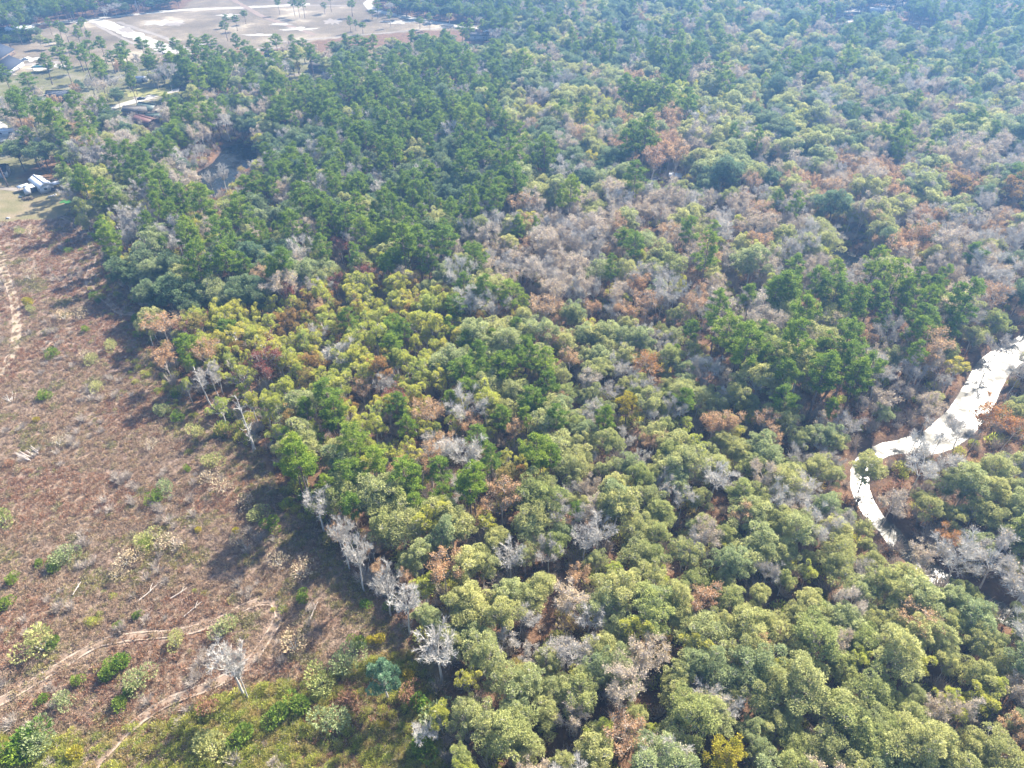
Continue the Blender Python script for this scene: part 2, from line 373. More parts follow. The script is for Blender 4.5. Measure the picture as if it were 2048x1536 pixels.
Z = [  # polygon of crowns, weights, spacing in metres, size factor
    ([(320, 590), (470, 600), (600, 560), (720, 520), (930, 570), (925, 640), (880, 700), (900, 765), (820, 805), (640, 765), (500, 800), (420, 730)], dict(plume=.76, gold=.14, pine=.05, red=.015, russet=.03, bare=.02), 4.3, .92),
    ([(900, 560), (1030, 550), (1100, 640), (1110, 800), (1130, 860), (1060, 1000), (900, 1060), (760, 1040), (640, 1010), (540, 900), (520, 800), (640, 765), (820, 805), (900, 740)], dict(pine=.46, oak=.20, plume=.22, gold=.05, russet=.04, bare=.04), 4.9, .88),
    ([(1230, 230), (1350, 235), (1370, 340), (1240, 350)], dict(russet=.55, oak=.3, pine=.15), 7.5, 1.2),
    ([(1020, 205), (1250, 185), (1340, 155), (1440, 165), (1480, 215), (1350, 250), (1120, 240)], dict(plume=.55, oak=.25, pine=.2), 6.5, 1.1),
    ([(1380, 620), (1500, 570), (1700, 560), (1900, 590), (1935, 670), (1720, 770), (1620, 830), (1500, 760)], dict(pine=.5, mauve=.18, oak=.16, russet=.1, bare=.06), 6.2, .98),
    ([(900, 470), (1000, 420), (1200, 360), (1600, 380), (1700, 430), (1800, 520), (1950, 600), (2400, 620), (2400, 780), (1850, 740), (1700, 560), (1500, 560), (1380, 620), (1260, 620), (1050, 600)], dict(mauve=.34, bare=.28, russet=.12, oak=.15, pine=.05, plume=.06), 6.0, .92),
    ([(1650, 640), (2400, 640), (2400, 900), (1800, 900), (1650, 820)], dict(bare=.38, mauve=.28, oak=.16, russet=.14, pine=.04), 7.5, .95),
    ([(140, 360), (300, 330), (520, 400), (620, 520), (560, 600), (320, 600), (200, 500)], dict(oak=.24, pine=.26, teal=.16, plume=.12, bare=.10, russet=.07, mauve=.05), 6.0, .95),
    ([(200, 240), (440, 170), (540, 180), (530, 260), (430, 280), (330, 400), (200, 330)], dict(mauve=.24, bare=.12, teal=.24, oak=.2, pine=.2), 6.0, .9),
    ([(180, 170), (700, 150), (1000, 160), (1020, 330), (1000, 520), (700, 540), (520, 420), (180, 330)], dict(pine=.46, teal=.24, bare=.10, oak=.10, plume=.06, mauve=.04), 5.6, .85),
    ([(0, 200), (420, 180), (420, 260), (250, 350), (0, 370)], dict(mauve=.34, pine=.22, oak=.18, bare=.18, russet=.08), 6.5, 1.0),
    ([(1000, -200), (1500, -200), (2700, -200), (2700, 180), (1500, 160), (1000, 160)], dict(teal=.46, oak=.20, bare=.08, mauve=.10, russet=.03, pine=.13), 7.4, 1.05),
    ([(1480, 330), (1700, 290), (2500, 280), (2500, 640), (1950, 600), (1800, 520), (1700, 430), (1600, 370)], dict(mauve=.26, bare=.20, russet=.22, oak=.20, gold=.04, teal=.05, pine=.03), 6.6, 1.0),
    ([(1000, 150), (2700, 160), (2700, 620), (1950, 590), (1750, 430), (1600, 370), (1200, 350), (1000, 420)], dict(oak=.36, teal=.27, mauve=.14, bare=.11, russet=.05, plume=.02, pine=.05), 6.8, 1.05),
    ([(140, 150), (300, 112), (560, 98), (720, 84), (860, 62), (960, 60), (1060, 60), (1060, 175), (700, 165), (180, 180)], dict(pine=.5, teal=.2, oak=.12, bare=.12, mauve=.06), 6.5, .95),
    ([(-900, -300), (360, -300), (360, 24), (180, 44), (0, 70), (-900, 90)], dict(pine=.55, teal=.3, bare=.15), 7.5, 1.0),
    ([(720, -300), (1050, -300), (1050, 90), (780, 60)], dict(pine=.55, teal=.25, plume=.1, bare=.1), 7.0, 1.0),
    ([(560, 1000), (900, 1040), (900, 1300), (700, 1200)], dict(oak=.62, plume=.17, gold=.07, russet=.14), 5.0, .66),
    ([(1050, 600), (1900, 700), (1750, 1150), (1300, 1150), (1000, 1050), (1100, 800)], dict(oak=.62, bare=.16, russet=.06, pine=.03, plume=.06, mauve=.06, gold=.01), 4.7, .66),
    ([(-3000, -3000), (5000, -3000), (5000, 5000), (-3000, 5000)], dict(oak=.68, bare=.09, mauve=.07, plume=.08, russet=.05, gold=.015, pine=.005), 4.6, .72)]

rng = np.random.default_rng(5)
def scatter(bx, spacing):
    """jittered grid over a box"""
    x0, x1, y0, y1 = bx
    gx, gy = np.meshgrid(np.arange(x0, x1, spacing), np.arange(y0, y1, spacing))
    gx = gx + (np.arange(gx.shape[0]) % 2)[:, None] * spacing * .5
    X = gx.ravel() + rng.uniform(-.42, .42, gx.size) * spacing; Y = gy.ravel() + rng.uniform(-.42, .42, gx.size) * spacing
    return X, Y
def creek_half(X, Y):
    qx, qy, _ = to_px(X, Y, 0.0)
    return 1.9 + 2.1 * np.clip((qx - 1790) / 90, 0, 1) * np.clip((960 - qy) / 60, 0, 1) + .5 * np.clip((qy - 1040) / 40, 0, 1)
def in_creek(X, Y, pad):
    return (dist_line(X, Y, CREEK[0]) < creek_half(X, Y) + 1. + pad) | (dist_line(X, Y, CREEK[1]) < 5 + pad) | inpoly(X, Y, POND) | (dist_line(X, Y, np.vstack([POND, POND[:1]])) < pad)

TREES = []   # x, y, sort, scale, hs, rot
HEROV = []   # crown centres on the picture that nearer trees must leave in view
TAKEN = []   # hand placed ones: x, y, radius kept free
def hero(sort, bx, by, s=1.0, hs=None, var=None, label=None, name=None, crown=None):
    """a tree whose foot shows at (bx,by); or whose crown middle does"""
    if crown: p = at(bx, by, crown)
    else: p = at(bx, by)
    TREES.append([p[0], p[1], sort, s, hs or s, rng.random() * 6.28, label, var]); TAKEN.append((p[0], p[1], (4.3 if label else 3.0) * s))
    if label:
        hh = (hs or s) * {'pine': 21, 'white': 17, 'snag': 17}.get(sort, 13)
        for f in (.55, .85):
            qx, qy, d = to_px(p[0], p[1], hh * f); HEROV.append((float(qx), float(qy), float(d), 3.2 * s * FPX / float(d)))
# label, sort, foot px
hero('white', 487, 1388, .8, .8, 1, "forked white dead tree alone in the pink-brown clearing, beside the lower dirt track")
hero('white', 496, 1396, .45, .78, 2, "slimmer white dead stem right against the forked one in the pink-brown clearing")
hero('white', 884, 1365, .95, .86, 3, "wide white dead tree above the blue-green tree, its lower limb reaching left")
hero('bluegreen', 776, 1396, .95, .95, 0, "blue-green leafy tree standing alone among the yellow-green scrub")
hero('white', 728, 1182, .72, .95, 3, "leftmost of the white dead trees in a row along the clearing edge, crown leaning right")
hero('white', 782, 1232, .7, .9, 0, "middle white dead tree of the row along the clearing edge, long bare stem")
hero('white', 820, 1268, .74, .8, 1, "right-hand white dead tree of the row, low broken limb near its foot")
hero('white', 648, 1062, .85, .68, 2, "spreading silver bare tree at the foot of the bright pines on the clearing edge")
hero('white', 700, 1140, .62, .9, 1, "silver dead tree in front of an olive oak, between the pines and the dead row")
hero('snag', 424, 815, .85, .85, 0, "upper dead snag with stubby white limbs at the left forest edge")
hero('snag', 512, 905, .95, 1.05, 1, "tall leaning dead snag with short limbs between fan-shaped trees and bright pines")
hero('snag', 507, 905, .6, .6, 0, "short broken dead snag at the foot of the tall leaning snag")
hero('pine', 1395, 612, 1.0, 1.12, 0, "tall lone pine with a long bare trunk above the bare grey wood")
hero('pine', 1135, 478, .95, 1.05, 1, "pair-forming dark pine at the upper left of the bare grey wood")
hero('pine', 625, 1022, 1.0, 1.0, 2, "bright green pine at the clearing edge, right of two, bare trunk showing below")
hero('pine', 610, 1005, .95, .98, 3, "bright green pine at the clearing edge just behind the frontmost pine")
hero('orange', 1290, 772, .95, .85, 0, "round rust-orange tree in the middle of the olive oaks")
hero('yellow', 1250, 860, .98, .85, 0, "small golden yellow round tree below the rust-orange one")
hero('yellow', 1430, 1560, 1.0, .85, 0, "bright lemon-yellow tree at the bottom among dark gaps")
hero('red', 540, 795, .75, .8, 0, "red-brown tree beside fan-shaped grey trees at the left forest edge")
hero('red', 687, 530, .75, .8, 1, "red-brown round tree standing over a dark hollow in the mixed wood")
hero('red', 678, 605, .65, .75, 0, "small brick-red tree in the yellow-green stand")
hero('russet', 1028, 905, .7, .75, 1, "small orange-brown tree among bright pines near the middle")
hero('orange', 1940, 900, 1.05, 1.15, 1, "golden orange tree with a thin pale trunk at the creek bend")
hero('orange', 1998, 905, .95, .85, 0, "orange tree leaning over the creek's right bank")
hero('orange', 1880, 1110, .6, .55, 0, "dark rust shrubby tree under grey bare crowns by the lower creek")
hero('bare', 1820, 985, 1.15, .9, 1, "wide pale bare tree inside the creek bend")
hero('white', 855, 1490, .55, .35, 1, "low spreading grey snag in the scrub at the bottom, left of the last oaks")
hero('white', 455, 392, .8, .8, 2, "white bare tree on the near shore of the dark pond")
hero('white', 432, 400, .7, .7, 1, "smaller white bare tree on the near shore of the dark pond")
hero('oak', 1716, 985, .8, .8, 2, "olive tree standing in front of bright water at the narrow creek bend")
hero('white', 1418, 1005, .95, .7, 3, "silver bare tree fanned wide among olive oaks, right of the middle")
hero('white', 1175, 1278, .8, .6, 2, "small silver bare tree below two pinkish bare crowns")
hero('white', 1190, 1110, .8, .7, 0, "silver bare tree among olive oaks, upper one of its cluster")
hero('white', 1165, 1130, .75, .65, 1, "silver bare tree low in the cluster among olive oaks")
hero('white', 1020, 1165, .8, .65, 3, "silver bare tree beside the pinkish-orange crown near the clearing")
hero('white', 253, 478, .8, .8, 0, "white bare tree standing out of the dark wood near the mobile home")
hero('white', 268, 520, .7, .75, 2, "slim white bare tree at the dark forest edge by the winding track")
hero('russet', 340, 700, 1.15, .85, 2, "broad pinkish-brown tree at the left corner of the yellow-green stand")
hero('russet', 348, 765, 1.0, .9, 0, "faded pink-grey tree at the forest edge below the broad pinkish one")
hero('russet', 893, 1190, 1.0, .9, 3, "peach-topped brown tree with grey limbs, right of the dead row")
hero('mauve', 1130, 1240, 1.0, .75, 0, "pinkish-grey bare tree between olive crowns, above the small silver tree")
hero('russet', 1005, 1060, 1.15, .95, 1, "broad tan-orange tree where the pines meet the olive oaks")
hero('russet', 1135, 760, .8, .8, 0, "peach-coloured tree above olive oaks, left of the rust-orange one")
hero('russet', 730, 815, .7, .7, 2, "pale pink tree inside the yellow-green stand")
hero('plume', 455, 860, .95, .8, 0, "fan-shaped pale tree at the forest edge between two snags")
hero('pine', 1718, 625, .95, 1.0, 4, "dark-trunked pine alone above the right pine group")
hero('pine', 400, 775, .8, .8, 5, "green pine just above the upper dead snag")
hero('gold', 1900, 420, 1.3, 1.2, 0, "amber tree at the right edge of the wood above grey bare trees", crown=None)
hero('gold', 2000, 440, 1.6, 1.3, 1, "large amber-orange tree at the far right side above the bare trees")
hero('russet', 1300, 372, 1.7, 1.35, 0, "big tan-leaved tree with open trunk beside the hidden shed")
hero('russet', 1345, 370, 1.5, 1.3, 1, "big tan tree right over the hidden shed")
hero('teal', 1440, 400, 1.3, 1.15, 0, "dark green dome-shaped tree right of the hidden shed")
hero('oak', 1490, 590, 1.05, 1.1, 1, "yellow-green spreading tree with dark forked trunk above the pine group")
hero('oak', 210, 470, .95, .95, 0, "amber-topped tree at the lawn corner of the forest")
hero('pine', 66, 302, 1.5, 1.15, 1, "large leaning pine alone at the left, over the houses")
hero('pine', 16, 372, 1.0, 1.1, 2, "tall pine in front of the grey-roofed house by the lawn")
hero('oak', 160, 350, 1.0, .9, 1, "dark green broad tree behind the white mobile home")
hero('teal', 100, 345, 1.3, 1.0, 1, "wide dark tree right behind the mobile home roof")
hero('teal', 50, 342, 1.2, .9, 2, "wide dark tree left behind the mobile home")
for sx_, bx_, by_, s_, lb_ in [('bare', 1862, 915, .8, "thin bare tree on the near bank against the brightest water"), ('bare', 1905, 905, .75, "thin bare tree with forked stem right against the brightest water"), ('mauve', 1840, 868, .8, "bare tree leaning over bright water from the far bank"),
        ('bare', 1975, 735, .7, "bare tree on the left bank of the upper creek reach"), ('bare', 2015, 790, .8, "bare tree on the right bank of the upper creek reach"), ('mauve', 1765, 1050, .7, "small bare tree over the narrow lower water"), ('bare', 1885, 1175, 1.1, "broad bare tree hanging over the lower creek reach"),
        ('bare', 1960, 1175, 1.15, "broad bare tree on the dark bank of the lower creek"), ('mauve', 1815, 1150, .8, "leaning bare stem at the near end of the lower water"), ('bare', 2010, 1240, 1.1, "pale bare tree at the right edge above yellow-green crowns")]:
    hero(sx_, bx_, by_, s_, s_ * .9, None, lb_)
# scattered trees round the houses and on the sandy ground
for (px, py) in [(30, 200), (75, 205), (110, 168), (150, 180), (130, 140), (170, 145), (185, 160), (230, 150), (255, 150), (205, 175), (300, 130), (330, 128), (360, 132), (392, 130), (420, 128), (450, 126), (480, 122), (505, 140), (530, 128), (560, 122), (440, 150), (470, 155), (410, 150), (380, 150), (600, 118), (520, 160), (255, 135), (215, 130), (180, 128), (620, 130), (690, 142), (700, 120), (740, 130)]:
    hero('pine', px + rng.normal() * 4, py + rng.normal() * 3, rng.uniform(.9, 1.35), rng.uniform(.6, .95), int(rng.integers(6)))
for (px, py) in [(60, 230), (90, 215), (160, 205), (195, 200), (235, 195), (245, 160), (280, 145), (345, 150), (400, 140), (415, 168), (120, 225), (480, 135), (150, 255), (200, 250), (630, 122), (770, 150), (800, 152), (830, 150)]:
    hero(str(rng.choice(['mauve', 'bare', 'russet'])), px, py, rng.uniform(.8, 1.1), rng.uniform(.7, 1), int(rng.integers(2)))
for (px, py) in [(48, 262), (95, 240), (215, 225), (240, 207), (310, 175), (365, 195), (175, 240), (580, 160), (660, 160), (730, 148), (400, 180), (330, 170), (85, 98), (78, 82)]:
    hero(str(rng.choice(['oak', 'teal'])), px, py, rng.uniform(.6, 1.0), rng.uniform(.5, .9), int(rng.integers(4)))
for (px, py) in [(22, 95), (45, 90), (105, 70), (125, 80), (138, 85), (165, 68), (172, 62), (102, 98), (128, 108), (130, 118), (185, 94), (165, 100), (60, 84), (140, 112), (456, 82), (475, 62), (455, 55), (492, 48), (600, 35), (590, 32), (650, 28), (705, 34), (745, 38), (756, 38), (782, 55), (702, 66), (712, 62), (726, 68), (560, 30), (610, 36), (663, 24), (840, 58), (860, 60)]:
    hero('pine', px, py, rng.uniform(.55, .95), rng.uniform(.35, .75), int(rng.integers(6)))
for (px, py) in [(565, 152), (578, 150), (590, 154), (600, 152)]:
    hero('yellow', px, py, .8, .6, 0)

# forest
zX, zY, zS = [], [], []
for zi, (poly, wts, sp, sz) in enumerate(Z):
    wp = [at(a, max(b, -150), 12)[:2] for a, b in poly if True]
    if zi == len(Z) - 1: bx = (-190, 330, 25, 330)
    else:
        wp = np.array(wp); bx = (max(wp[:, 0].min() - 5, -1150), min(wp[:, 0].max() + 5, 1150), max(25, wp[:, 1].min() - 5), min(1500, wp[:, 1].max() + 5))
    X, Y = scatter(bx, sp)
    cx, cyy, d = to_px(X, Y, 12.0)
    own = np.ones(len(X), bool)
    for zj in range(zi): own &= ~inpoly(cx, cyy, Z[zj][0])
    own &= inpoly(cx, cyy, poly) if zi < len(Z) - 1 else True
    gx, gy, gd = to_px(X, Y, 0.0)
    own &= ~inpoly(gx, gy, CLEARING) & ~inpoly(gx, gy, LAWN) & ~inpoly(gx, gy, SANDS_T) & ~in_creek(X, Y, 1.2)
    sub = inpoly(gx, gy, SUBURB); own &= ~(sub & (rng.random(len(X)) < np.where((gy < 168) & (gx > 150), .35, np.where(gy < 230, .72, .5))))
    keys = list(wts); pr = np.array([wts[k] for k in keys]); pr /= pr.sum()
    # neighbours tend to be of the same sort: pick by smooth noise ranked against the weights, plus some chance
    nz = vnoise(X, Y, sp * 2.6, zi) * .55 + rng.random(len(X)) * .45
    idx = np.argsort(np.argsort(nz)) / len(nz)
    perm = rng.permutation(len(keys)); cum = np.cumsum(pr[perm])
    ss = [keys[perm[min(len(keys) - 1, int(np.searchsorted(cum, v)))]] for v in idx]
    for i in np.nonzero(own)[0]:
        s = ss[i]
        sc = sz * rng.choice([.62, .8, .95, 1.1, 1.25], p=[.16, .24, .28, .2, .12]) * rng.uniform(.92, 1.08)
        if s in ('bare', 'mauve', 'russet'): sc = max(sc, .75 * sz) * 1.05
        if s == 'pine' and zi in (0, 1): sc *= .86
        hsc = (sc * .55 + sz * .25 + .16) * rng.uniform(.86, 1.1)
        if s == 'pine' and zi in (0, 1): hsc *= .84
        if gy[i] < 180 and gx[i] < 1000: hsc *= .78
        P0 = PROT[s]; v = int(rng.integers(len(P0))); h = P0[v][3] * hsc
        bad = False
        for f in (.95, .75, .5):
            qx, qy, _ = to_px(X[i], Y[i], h * f)
            for q in CLEAR:
                if inpoly(qx, qy, q): bad = True
        if bad: continue
        qx, qy, qd = to_px(X[i], Y[i], h * .7); rr_ = P0[v][4] * sc * FPX / float(qd)
        if any(qd < d_ and (qx - a_) ** 2 + (qy - b_) ** 2 < (r_ * .7 + rr_ * .75) ** 2 for a_, b_, d_, r_ in HEROV): continue
        if gx[i] > 1600 and 700 < gy[i] < 1200 and dist_line(X[i], Y[i], CREEK[0]) < 12: sc *= .8; hsc *= .72
        if any((X[i] - a) ** 2 + (Y[i] - b) ** 2 < r * r for a, b, r in TAKEN): continue
        TREES.append([X[i], Y[i], s, sc, hsc, rng.random() * 6.28, None, v])
print("trees", len(TREES))

# ------------------------------------------------------------------ ground with the creek bed and pond let into it
def axis(pieces):
    o = []
    for a, b, s in pieces: o += list(np.arange(a, b, s))
    return np.array(o)
gxs = axis([(-5000, -1400, 400), (-1400, -460, 20), (-460, -160, 4), (-160, 260, 2.2), (260, 460, 4), (460, 1400, 20), (1400, 5001, 400)])
gys = axis([(-1500, 0, 150), (0, 30, 6), (30, 300, 2.2), (300, 760, 4), (760, 1500, 20), (1500, 9001, 500)])
GX, GY = np.meshgrid(gxs, gys)
dc = np.minimum(dist_line(GX, GY, CREEK[0]) - creek_half(GX, GY), dist_line(GX, GY, CREEK[1]) - 4)
dp = dist_line(GX, GY, np.vstack([POND, POND[:1]])) * np.where(inpoly(GX, GY, POND), -1, 1)
dw = np.minimum(dc, dp)
t = np.clip((dw + 1.5) / 3.4, 0, 1); t = t * t * (3 - 2 * t)
far = np.clip((GY - 900) / 800, 0, 1)
GZ = -2.2 * (1 - t) + (vnoise(GX, GY, 1.9, 3) - .5) * .35 * (t > .995) * (GY < 320) + (vnoise(GX, GY, 45, 8)) * .6 * 0
GZ = np.where(t > .99, np.minimum(GZ, .0), GZ)
ppx, ppy, pd = to_px(GX, GY, 0.0)
front = pd > 5
clr = front & inpoly(ppx, ppy, CLEARING); lawn = front & inpoly(ppx, ppy, LAWN); sand = front & inpoly(ppx, ppy, SANDS); sub = front & inpoly(ppx, ppy, SUBURB)
green = front & inpoly(ppx, ppy, [(-900, 1420), (100, 1450), (330, 1430), (400, 1380), (700, 1330), (860, 1300), (900, 1400), (900, 2400), (-900, 2400)])
fl = lambda b: b.astype(np.float32)
V = np.c_[GX.ravel(), GY.ravel(), GZ.ravel()].astype(np.float32); nx, ny = len(gxs), len(gys)
ii = (np.arange(ny - 1)[:, None] * nx + np.arange(nx - 1)[None]).ravel(); F = np.stack([ii, ii + 1, ii + nx + 1, ii + nx], 1)
me = bpy.data.meshes.new("ground"); me.vertices.add(len(V)); me.vertices.foreach_set("co", V.ravel())
me.loops.add(len(F) * 4); me.loops.foreach_set("vertex_index", F.ravel().astype(np.int32)); me.polygons.add(len(F))
me.polygons.foreach_set("loop_start", np.arange(0, len(F) * 4, 4, dtype=np.int32)); me.update(calc_edges=True)
for nm, arr in (("clearing", fl(clr)), ("lawn", fl(lawn)), ("sand", fl(sand)), ("yard", fl(sub)), ("scrub", fl(green)), ("bed", fl(dw < .8))):
    a = me.attributes.new(nm, 'FLOAT', 'POINT'); a.data.foreach_set("value", arr.ravel().astype(np.float32))
me.polygons.foreach_set("use_smooth", np.ones(len(F), bool))
m, n, l, p, out = newmat("ground cover")
tc = n.new("ShaderNodeTexCoord")
def noise(scale, detail=6, rough=.6):
    q = n.new("ShaderNodeTexNoise"); q.inputs["Scale"].default_value = scale; q.inputs["Detail"].default_value = detail; q.inputs["Roughness"].default_value = rough
    l.new(tc.outputs["Object"], q.inputs["Vector"]); return q.outputs[0]
def cr(fac, cols): r = ramp(n, cols); l.new(fac, r.inputs[0]); return r.outputs[0]
def mixc(f, a, b):
    q = n.new("ShaderNodeMix"); q.data_type = 'RGBA'; l.new(f, q.inputs[0]); l.new(a, q.inputs[6]); l.new(b, q.inputs[7]); return q.outputs[2]
def attr(nm):
    q = n.new("ShaderNodeAttribute"); q.attribute_name = nm; return q.outputs["Fac"]
def mth(op, a, b=None):
    q = n.new("ShaderNodeMath"); q.operation = op; l.new(a, q.inputs[0])
    if b is not None:
        if isinstance(b, (int, float)): q.inputs[1].default_value = b
        else: l.new(b, q.inputs[1])
    return q.outputs[0]
floor_c = cr(noise(.35), [(.3, (.07, .045, .028)), (.5, (.13, .075, .045)), (.72, (.17, .11, .065))])
cl1 = cr(noise(.045, 4), [(.30, (.19, .145, .12)), (.45, (.20, .135, .10)), (.55, (.25, .19, .135)), (.66, (.22, .135, .09)), (.78, (.25, .12, .07))])
cl2 = cr(noise(1.1, 8, .75), [(.25, (.09, .062, .05)), (.5, (.18, .13, .10)), (.75, (.26, .20, .155))])
q = n.new("ShaderNodeMix"); q.data_type = 'RGBA'; q.inputs[0].default_value = .5; l.new(cl1, q.inputs[6]); l.new(cl2, q.inputs[7]); cl = q.outputs[2]
lawn_c = cr(noise(.12, 6), [(.35, (.135, .125, .06)), (.55, (.18, .15, .085)), (.7, (.21, .165, .11))])
sand_c = cr(noise(.02, 8, .65), [(.35, (.10, .078, .05)), (.50, (.15, .118, .078)), (.58, (.20, .16, .11)), (.66, (.33, .28, .20))])
yard_c = cr(noise(.05, 5), [(.35, (.085, .078, .045)), (.5, (.12, .115, .05)), (.65, (.18, .16, .11))])
scr_c = cr(noise(.8, 7, .7), [(.3, (.09, .075, .045)), (.55, (.15, .12, .05)), (.75, (.20, .18, .07))])
c = mixc(mth('MULTIPLY', attr("clearing"), 1.0), floor_c, cl)
c = mixc(attr("scrub"), c, scr_c); c = mixc(attr("yard"), c, yard_c); c = mixc(attr("lawn"), c, lawn_c); c = mixc(attr("sand"), c, sand_c)
bedc = n.new("ShaderNodeRGB"); bedc.outputs[0].default_value = (.07, .05, .04, 1); c = mixc(attr("bed"), c, bedc.outputs[0])
l.new(c, p.inputs["Base Color"]); p.inputs["Roughness"].default_value = .95; p.inputs["Specular IOR Level"].default_value = .1
bp = n.new("ShaderNodeBump"); bp.inputs["Strength"].default_value = .8; bp.inputs["Distance"].default_value = .5
l.new(noise(1.4, 8, .7), bp.inputs["Height"]); l.new(bp.outputs[0], p.inputs["Normal"])
me.materials.append(m)
def link(name, me, parent=None, **props):
    o = bpy.data.objects.new(name, me); C.objects.link(o)
    if parent: o.parent = parent
    for k, v in props.items(): o[k] = v
    return o
link("ground", me, kind="structure")

# water
def water_mat(name, rough, col, bump):
    m, n, l, p, out = newmat(name)
    p.inputs["Base Color"].default_value = (*col, 1); p.inputs["Roughness"].default_value = rough; p.inputs["IOR"].default_value = 1.33
    tc = n.new("ShaderNodeTexCoord"); nz = n.new("ShaderNodeTexNoise"); nz.inputs["Scale"].default_value = .9; nz.inputs["Detail"].default_value = 4
    l.new(tc.outputs["Object"], nz.inputs["Vector"]); b = n.new("ShaderNodeBump"); b.inputs["Strength"].default_value = bump; b.inputs["Distance"].default_value = .25
    l.new(nz.outputs[0], b.inputs["Height"]); l.new(b.outputs[0], p.inputs["Normal"])
    n2 = n.new("ShaderNodeTexNoise"); n2.inputs["Scale"].default_value = .16; n2.inputs["Detail"].default_value = 5; n2.inputs["Roughness"].default_value = .65; l.new(tc.outputs["Object"], n2.inputs["Vector"])
    mr = n.new("ShaderNodeMapRange"); mr.inputs[1].default_value = .40; mr.inputs[2].default_value = .62; mr.inputs[3].default_value = rough * .6; mr.inputs[4].default_value = rough * 1.5
    l.new(n2.outputs[0], mr.inputs[0]); l.new(mr.outputs[0], p.inputs["Roughness"])
    return m
def ribbon(P, wd, z, jitter=0.0, rg=None):
    T = np.gradient(P, axis=0); T /= np.linalg.norm(T, axis=1)[:, None]; N = np.c_[-T[:, 1], T[:, 0]]
    w1 = wd / 2 * (1 + (rg.normal(size=len(P)) * jitter if rg else 0)); w2 = wd / 2 * (1 + (rg.normal(size=len(P)) * jitter if rg else 0))
    w1 = np.broadcast_to(w1, len(P)); w2 = np.broadcast_to(w2, len(P))
    A = P + N * w1[:, None]; B = P - N * w2[:, None]
    V = np.empty((len(P) * 2, 3), np.float32); V[0::2, :2] = A; V[1::2, :2] = B; V[:, 2] = z
    i = np.arange(len(P) - 1) * 2
    return V, np.stack([i, i + 1, i + 3, i + 2], 1)
def simple(name, V, F, mat):
    me = bpy.data.meshes.new(name); me.from_pydata([tuple(map(float, v)) for v in V], [], [tuple(map(int, f)) for f in F]); me.materials.append(mat); me.update(); return me
wm = water_mat("sunlit creek water", .42, (.05, .045, .03), .3)
V_, F_ = ribbon(CREEK[0], 12.5, -1.1); link("creek_water", simple("creek_water", V_, F_[:, ::-1], wm), kind="structure")
V_, F_ = ribbon(CREEK[1], 12, -1.1); link("side_channel_water", simple("side_channel_water", V_, F_[:, ::-1], wm), kind="structure")
wp_ = water_mat("dark pond water", .22, (.012, .016, .02), .12)
cpt = POND.mean(0); PW = cpt + (POND - cpt) * 1.04
link("pond_water", simple("pond_water", [(a, b, -1.1) for a, b in PW], [list(range(len(PW)))], wp_), kind="structure")

# dirt tracks and roads
def dirt(name, c1, c2, sc=.6, seed=0):
    m, n, l, p, out = newmat(name)
    tc = n.new("ShaderNodeTexCoord"); nz = n.new("ShaderNodeTexNoise"); nz.inputs["Scale"].default_value = sc; nz.inputs["Detail"].default_value = 7; nz.inputs["Roughness"].default_value = .7
    l.new(tc.outputs["Object"], nz.inputs["Vector"]); r = ramp(n, [(.3, c1), (.7, c2)]); l.new(nz.outputs[0], r.inputs[0]); l.new(r.outputs[0], p.inputs["Base Color"])
    p.inputs["Roughness"].default_value = .95; p.inputs["Specular IOR Level"].default_value = .1
    return m
track_m = dirt("packed track soil", (.16, .115, .085), (.24, .18, .135), 1.2); rut_m = dirt("pale rut sand", (.21, .16, .12), (.36, .285, .225), .7); road_m = dirt("pale sandy road", (.28, .26, .22), (.40, .37, .32), .05)
patch_m = dirt("sand patch", (.16, .135, .11), (.28, .245, .205), .04); asphalt = plain("worn asphalt", (.30, .30, .31), .8)
lane = [0]
def road(name, pts, wd, mat, step=2.5, jit=.12, ruts=False):
    P = resample(world_line(pts), step); rg = np.random.default_rng(lane[0]); lane[0] += 1
    z = .012 + .006 * (lane[0] % 12)
    base = .02 if not ruts else .06
    V, F = ribbon(P, wd, base + z, jit, rg); link(name, simple(name, V, F[:, ::-1], mat), kind="structure")
    if ruts:
        T = np.gradient(P, axis=0); T /= np.linalg.norm(T, axis=1)[:, None]; N = np.c_[-T[:, 1], T[:, 0]]
        for s in (-1, 1):
            Q = P + N * s * (.8 if wd < 2 else 1.0) + rg.normal(size=P.shape) * .04
            V, F = ribbon(Q, .34, base + z + .05, .35, rg); link("wheel_rut", simple("wheel_rut", V, F[:, ::-1], rut_m), kind="structure")
TR = [[(-60, 430), (-10, 480), (8, 540), (28, 600), (34, 650), (28, 700), (10, 735), (-20, 775)],
      [(120, 432), (150, 445), (178, 480), (188, 515), (176, 560), (180, 580), (215, 602), (238, 626), (310, 634)],
      [(-120, 1460), (0, 1405), (100, 1345), (200, 1285), (270, 1272), (350, 1268), (430, 1248), (500, 1208), (540, 1198), (562, 1212), (558, 1240)],
      [(560, 1232), (545, 1262), (525, 1290), (500, 1330), (430, 1368), (320, 1410), (250, 1462), (190, 1530), (120, 1620)]]
track_l = dirt("pale track soil", (.21, .17, .12), (.32, .26, .19), 1.0)
for k_, q in enumerate(TR): road("dirt_track", q, 2.5 if k_ == 0 else 1.5, track_l if k_ == 0 else track_m, 1.2, .18 if k_ == 0 else .3, True)
